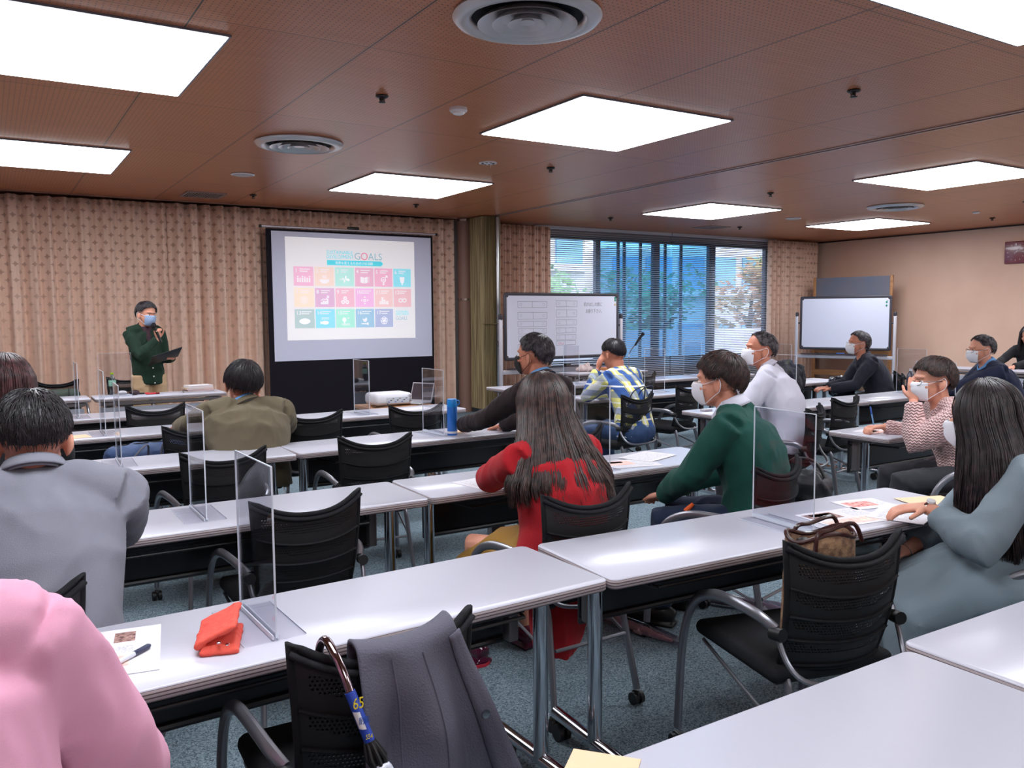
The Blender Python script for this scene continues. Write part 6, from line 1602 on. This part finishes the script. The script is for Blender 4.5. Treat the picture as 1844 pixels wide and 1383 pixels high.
q = MB()
for u_ in (.30, .60):
    q2 = MB(); q2.tube([jf(u_ + .03 * sin(i * .2), .33 + i / 30 * .66) + Vector((0, -.006, 0)) for i in range(31)], .0022, 6); q2.build('seam', M_jk, jk)
for v_ in (.56, .78): 
    p = jf(.95, v_) + Vector((0, -.013, 0)); MB().tube([p, p + Vector((0, -.004, 0))], .009, 14).build('snap_button', M_chrome, jk)
t = thing('umbrella', 'clear vinyl umbrella with a chrome hook handle and yellow-blue label, hung on the chair', 'umbrella', C1.location, C1.rotation_euler.z)
hp = back_pt(-.62, 1.0)
x0, y0, z0 = hp.x - .015, hp.y - .03, hp.z
hk = smooth_path([(x0 - .006, hp.y + .028, z0 - .03), (x0 - .004, hp.y + .026, z0 + .02), (x0, hp.y, z0 + .046), (x0 + .004, y0 - .012, z0 + .034), (x0 + .012, y0 - .040, z0 + .004), (x0 + .018, y0 - .056, z0 - .028)], 6)
MB().tube(hk, .0085, 14).build('handle', mat('violet_chrome', (150, 134, 140), rough=.12, metal=1), t)
a0, a1 = Vector(hk[-1]), Vector((x0 + .050, y0 - .092, z0 - .138)); dd = (a1 - a0).normalized()
shf = MB().tube([a0, a0 + dd * .098], .0105, 18).build('label_sleeve', mat('label_blue', (40, 70, 170), rough=.35), t)
# label print wraps towards the viewer
fx, fz, _ = frame(dd, (0, 1, 0)); 
LM = Matrix(((1, 0, 0, 0), (0, 1, 0, 0), (0, 0, 1, 0), (0, 0, 0, 1)))
M_y = mat('label_yellow', (248, 222, 50), rough=.5)
b = MB(); 
def wrap(s0, s1, off, half=1.2):
    q = MB(); q.grid(lambda u, v: a0 + dd * (s0 + (s1 - s0) * v) + Vector((sin((u - .5) * 2 * half), -cos((u - .5) * 2 * half), 0)) * (.0105 + off), 8, 2); return q
wrap(.036, .070, .0006).build('label_patch', M_wp, shf, ang=170)
ang = atan2(dd.x, -dd.z)
def lt(s_, size, d_, m, dx=-.009): 
    p = a0 + dd * d_; text(s_, 'label_text', m, size, shf, (p.x + dx, p.y - .0122, p.z), (R(90), -ang * 0 + R(0), 0), .0003, sx=.72)
lt('65', .031, .029, M_y, -.0095); lt('耐', .016, .058, M_blue, -.0095); lt('風', .016, .058, M_blue, .0005); lt('554', .013, .088, M_y, -.008)
b0 = a0 + dd * .098
b = MB()
for i in range(8):
    a = i * pi / 4; o_ = Vector((cos(a), sin(a), 0)) * .012; b.tube([b0 + o_ * .8, b0 + o_ * 1.5 + dd * .03, b0 + o_ * 1.1 + dd * .055], [.003, .0045, .003], 6)
b.tube([b0, b0 + dd * .07], .012, 12); b.build('rib_tips', M_rub, t)
c0 = b0 + dd * .05
b = MB(); b.tube([c0, c0 + dd * .10, c0 + dd * .18, c0 + dd * .34, c0 + dd * .46], [.020, .024, .040, .034, .010], 14); me = bake(b, .004, 1); fold(me, .006, 26, 5, (1, 1, .3)); M_vin = mat('milky_vinyl', (206, 208, 222), rough=.3, spec=.6)
obj(me, 'canopy', M_vin, t)
b = MB()
for s in (-1, 1): b.add([c0 + dd * .17 + Vector((s * .02, -.02, 0)), c0 + dd * .20 + Vector((s * .062, -.018, .012)), c0 + dd * .33 + Vector((s * .05, -.025, -.0)), c0 + dd * .36 + Vector((s * .0, -.035, 0))], [(0, 1, 2, 3)])
b.build('loose_fold', M_vin, t, smooth=False, solid=.0015)
MB().cyl(tuple(c0 + dd * .45), tuple(c0 + dd * .50), .004).build('ferrule', M_chrome, t)
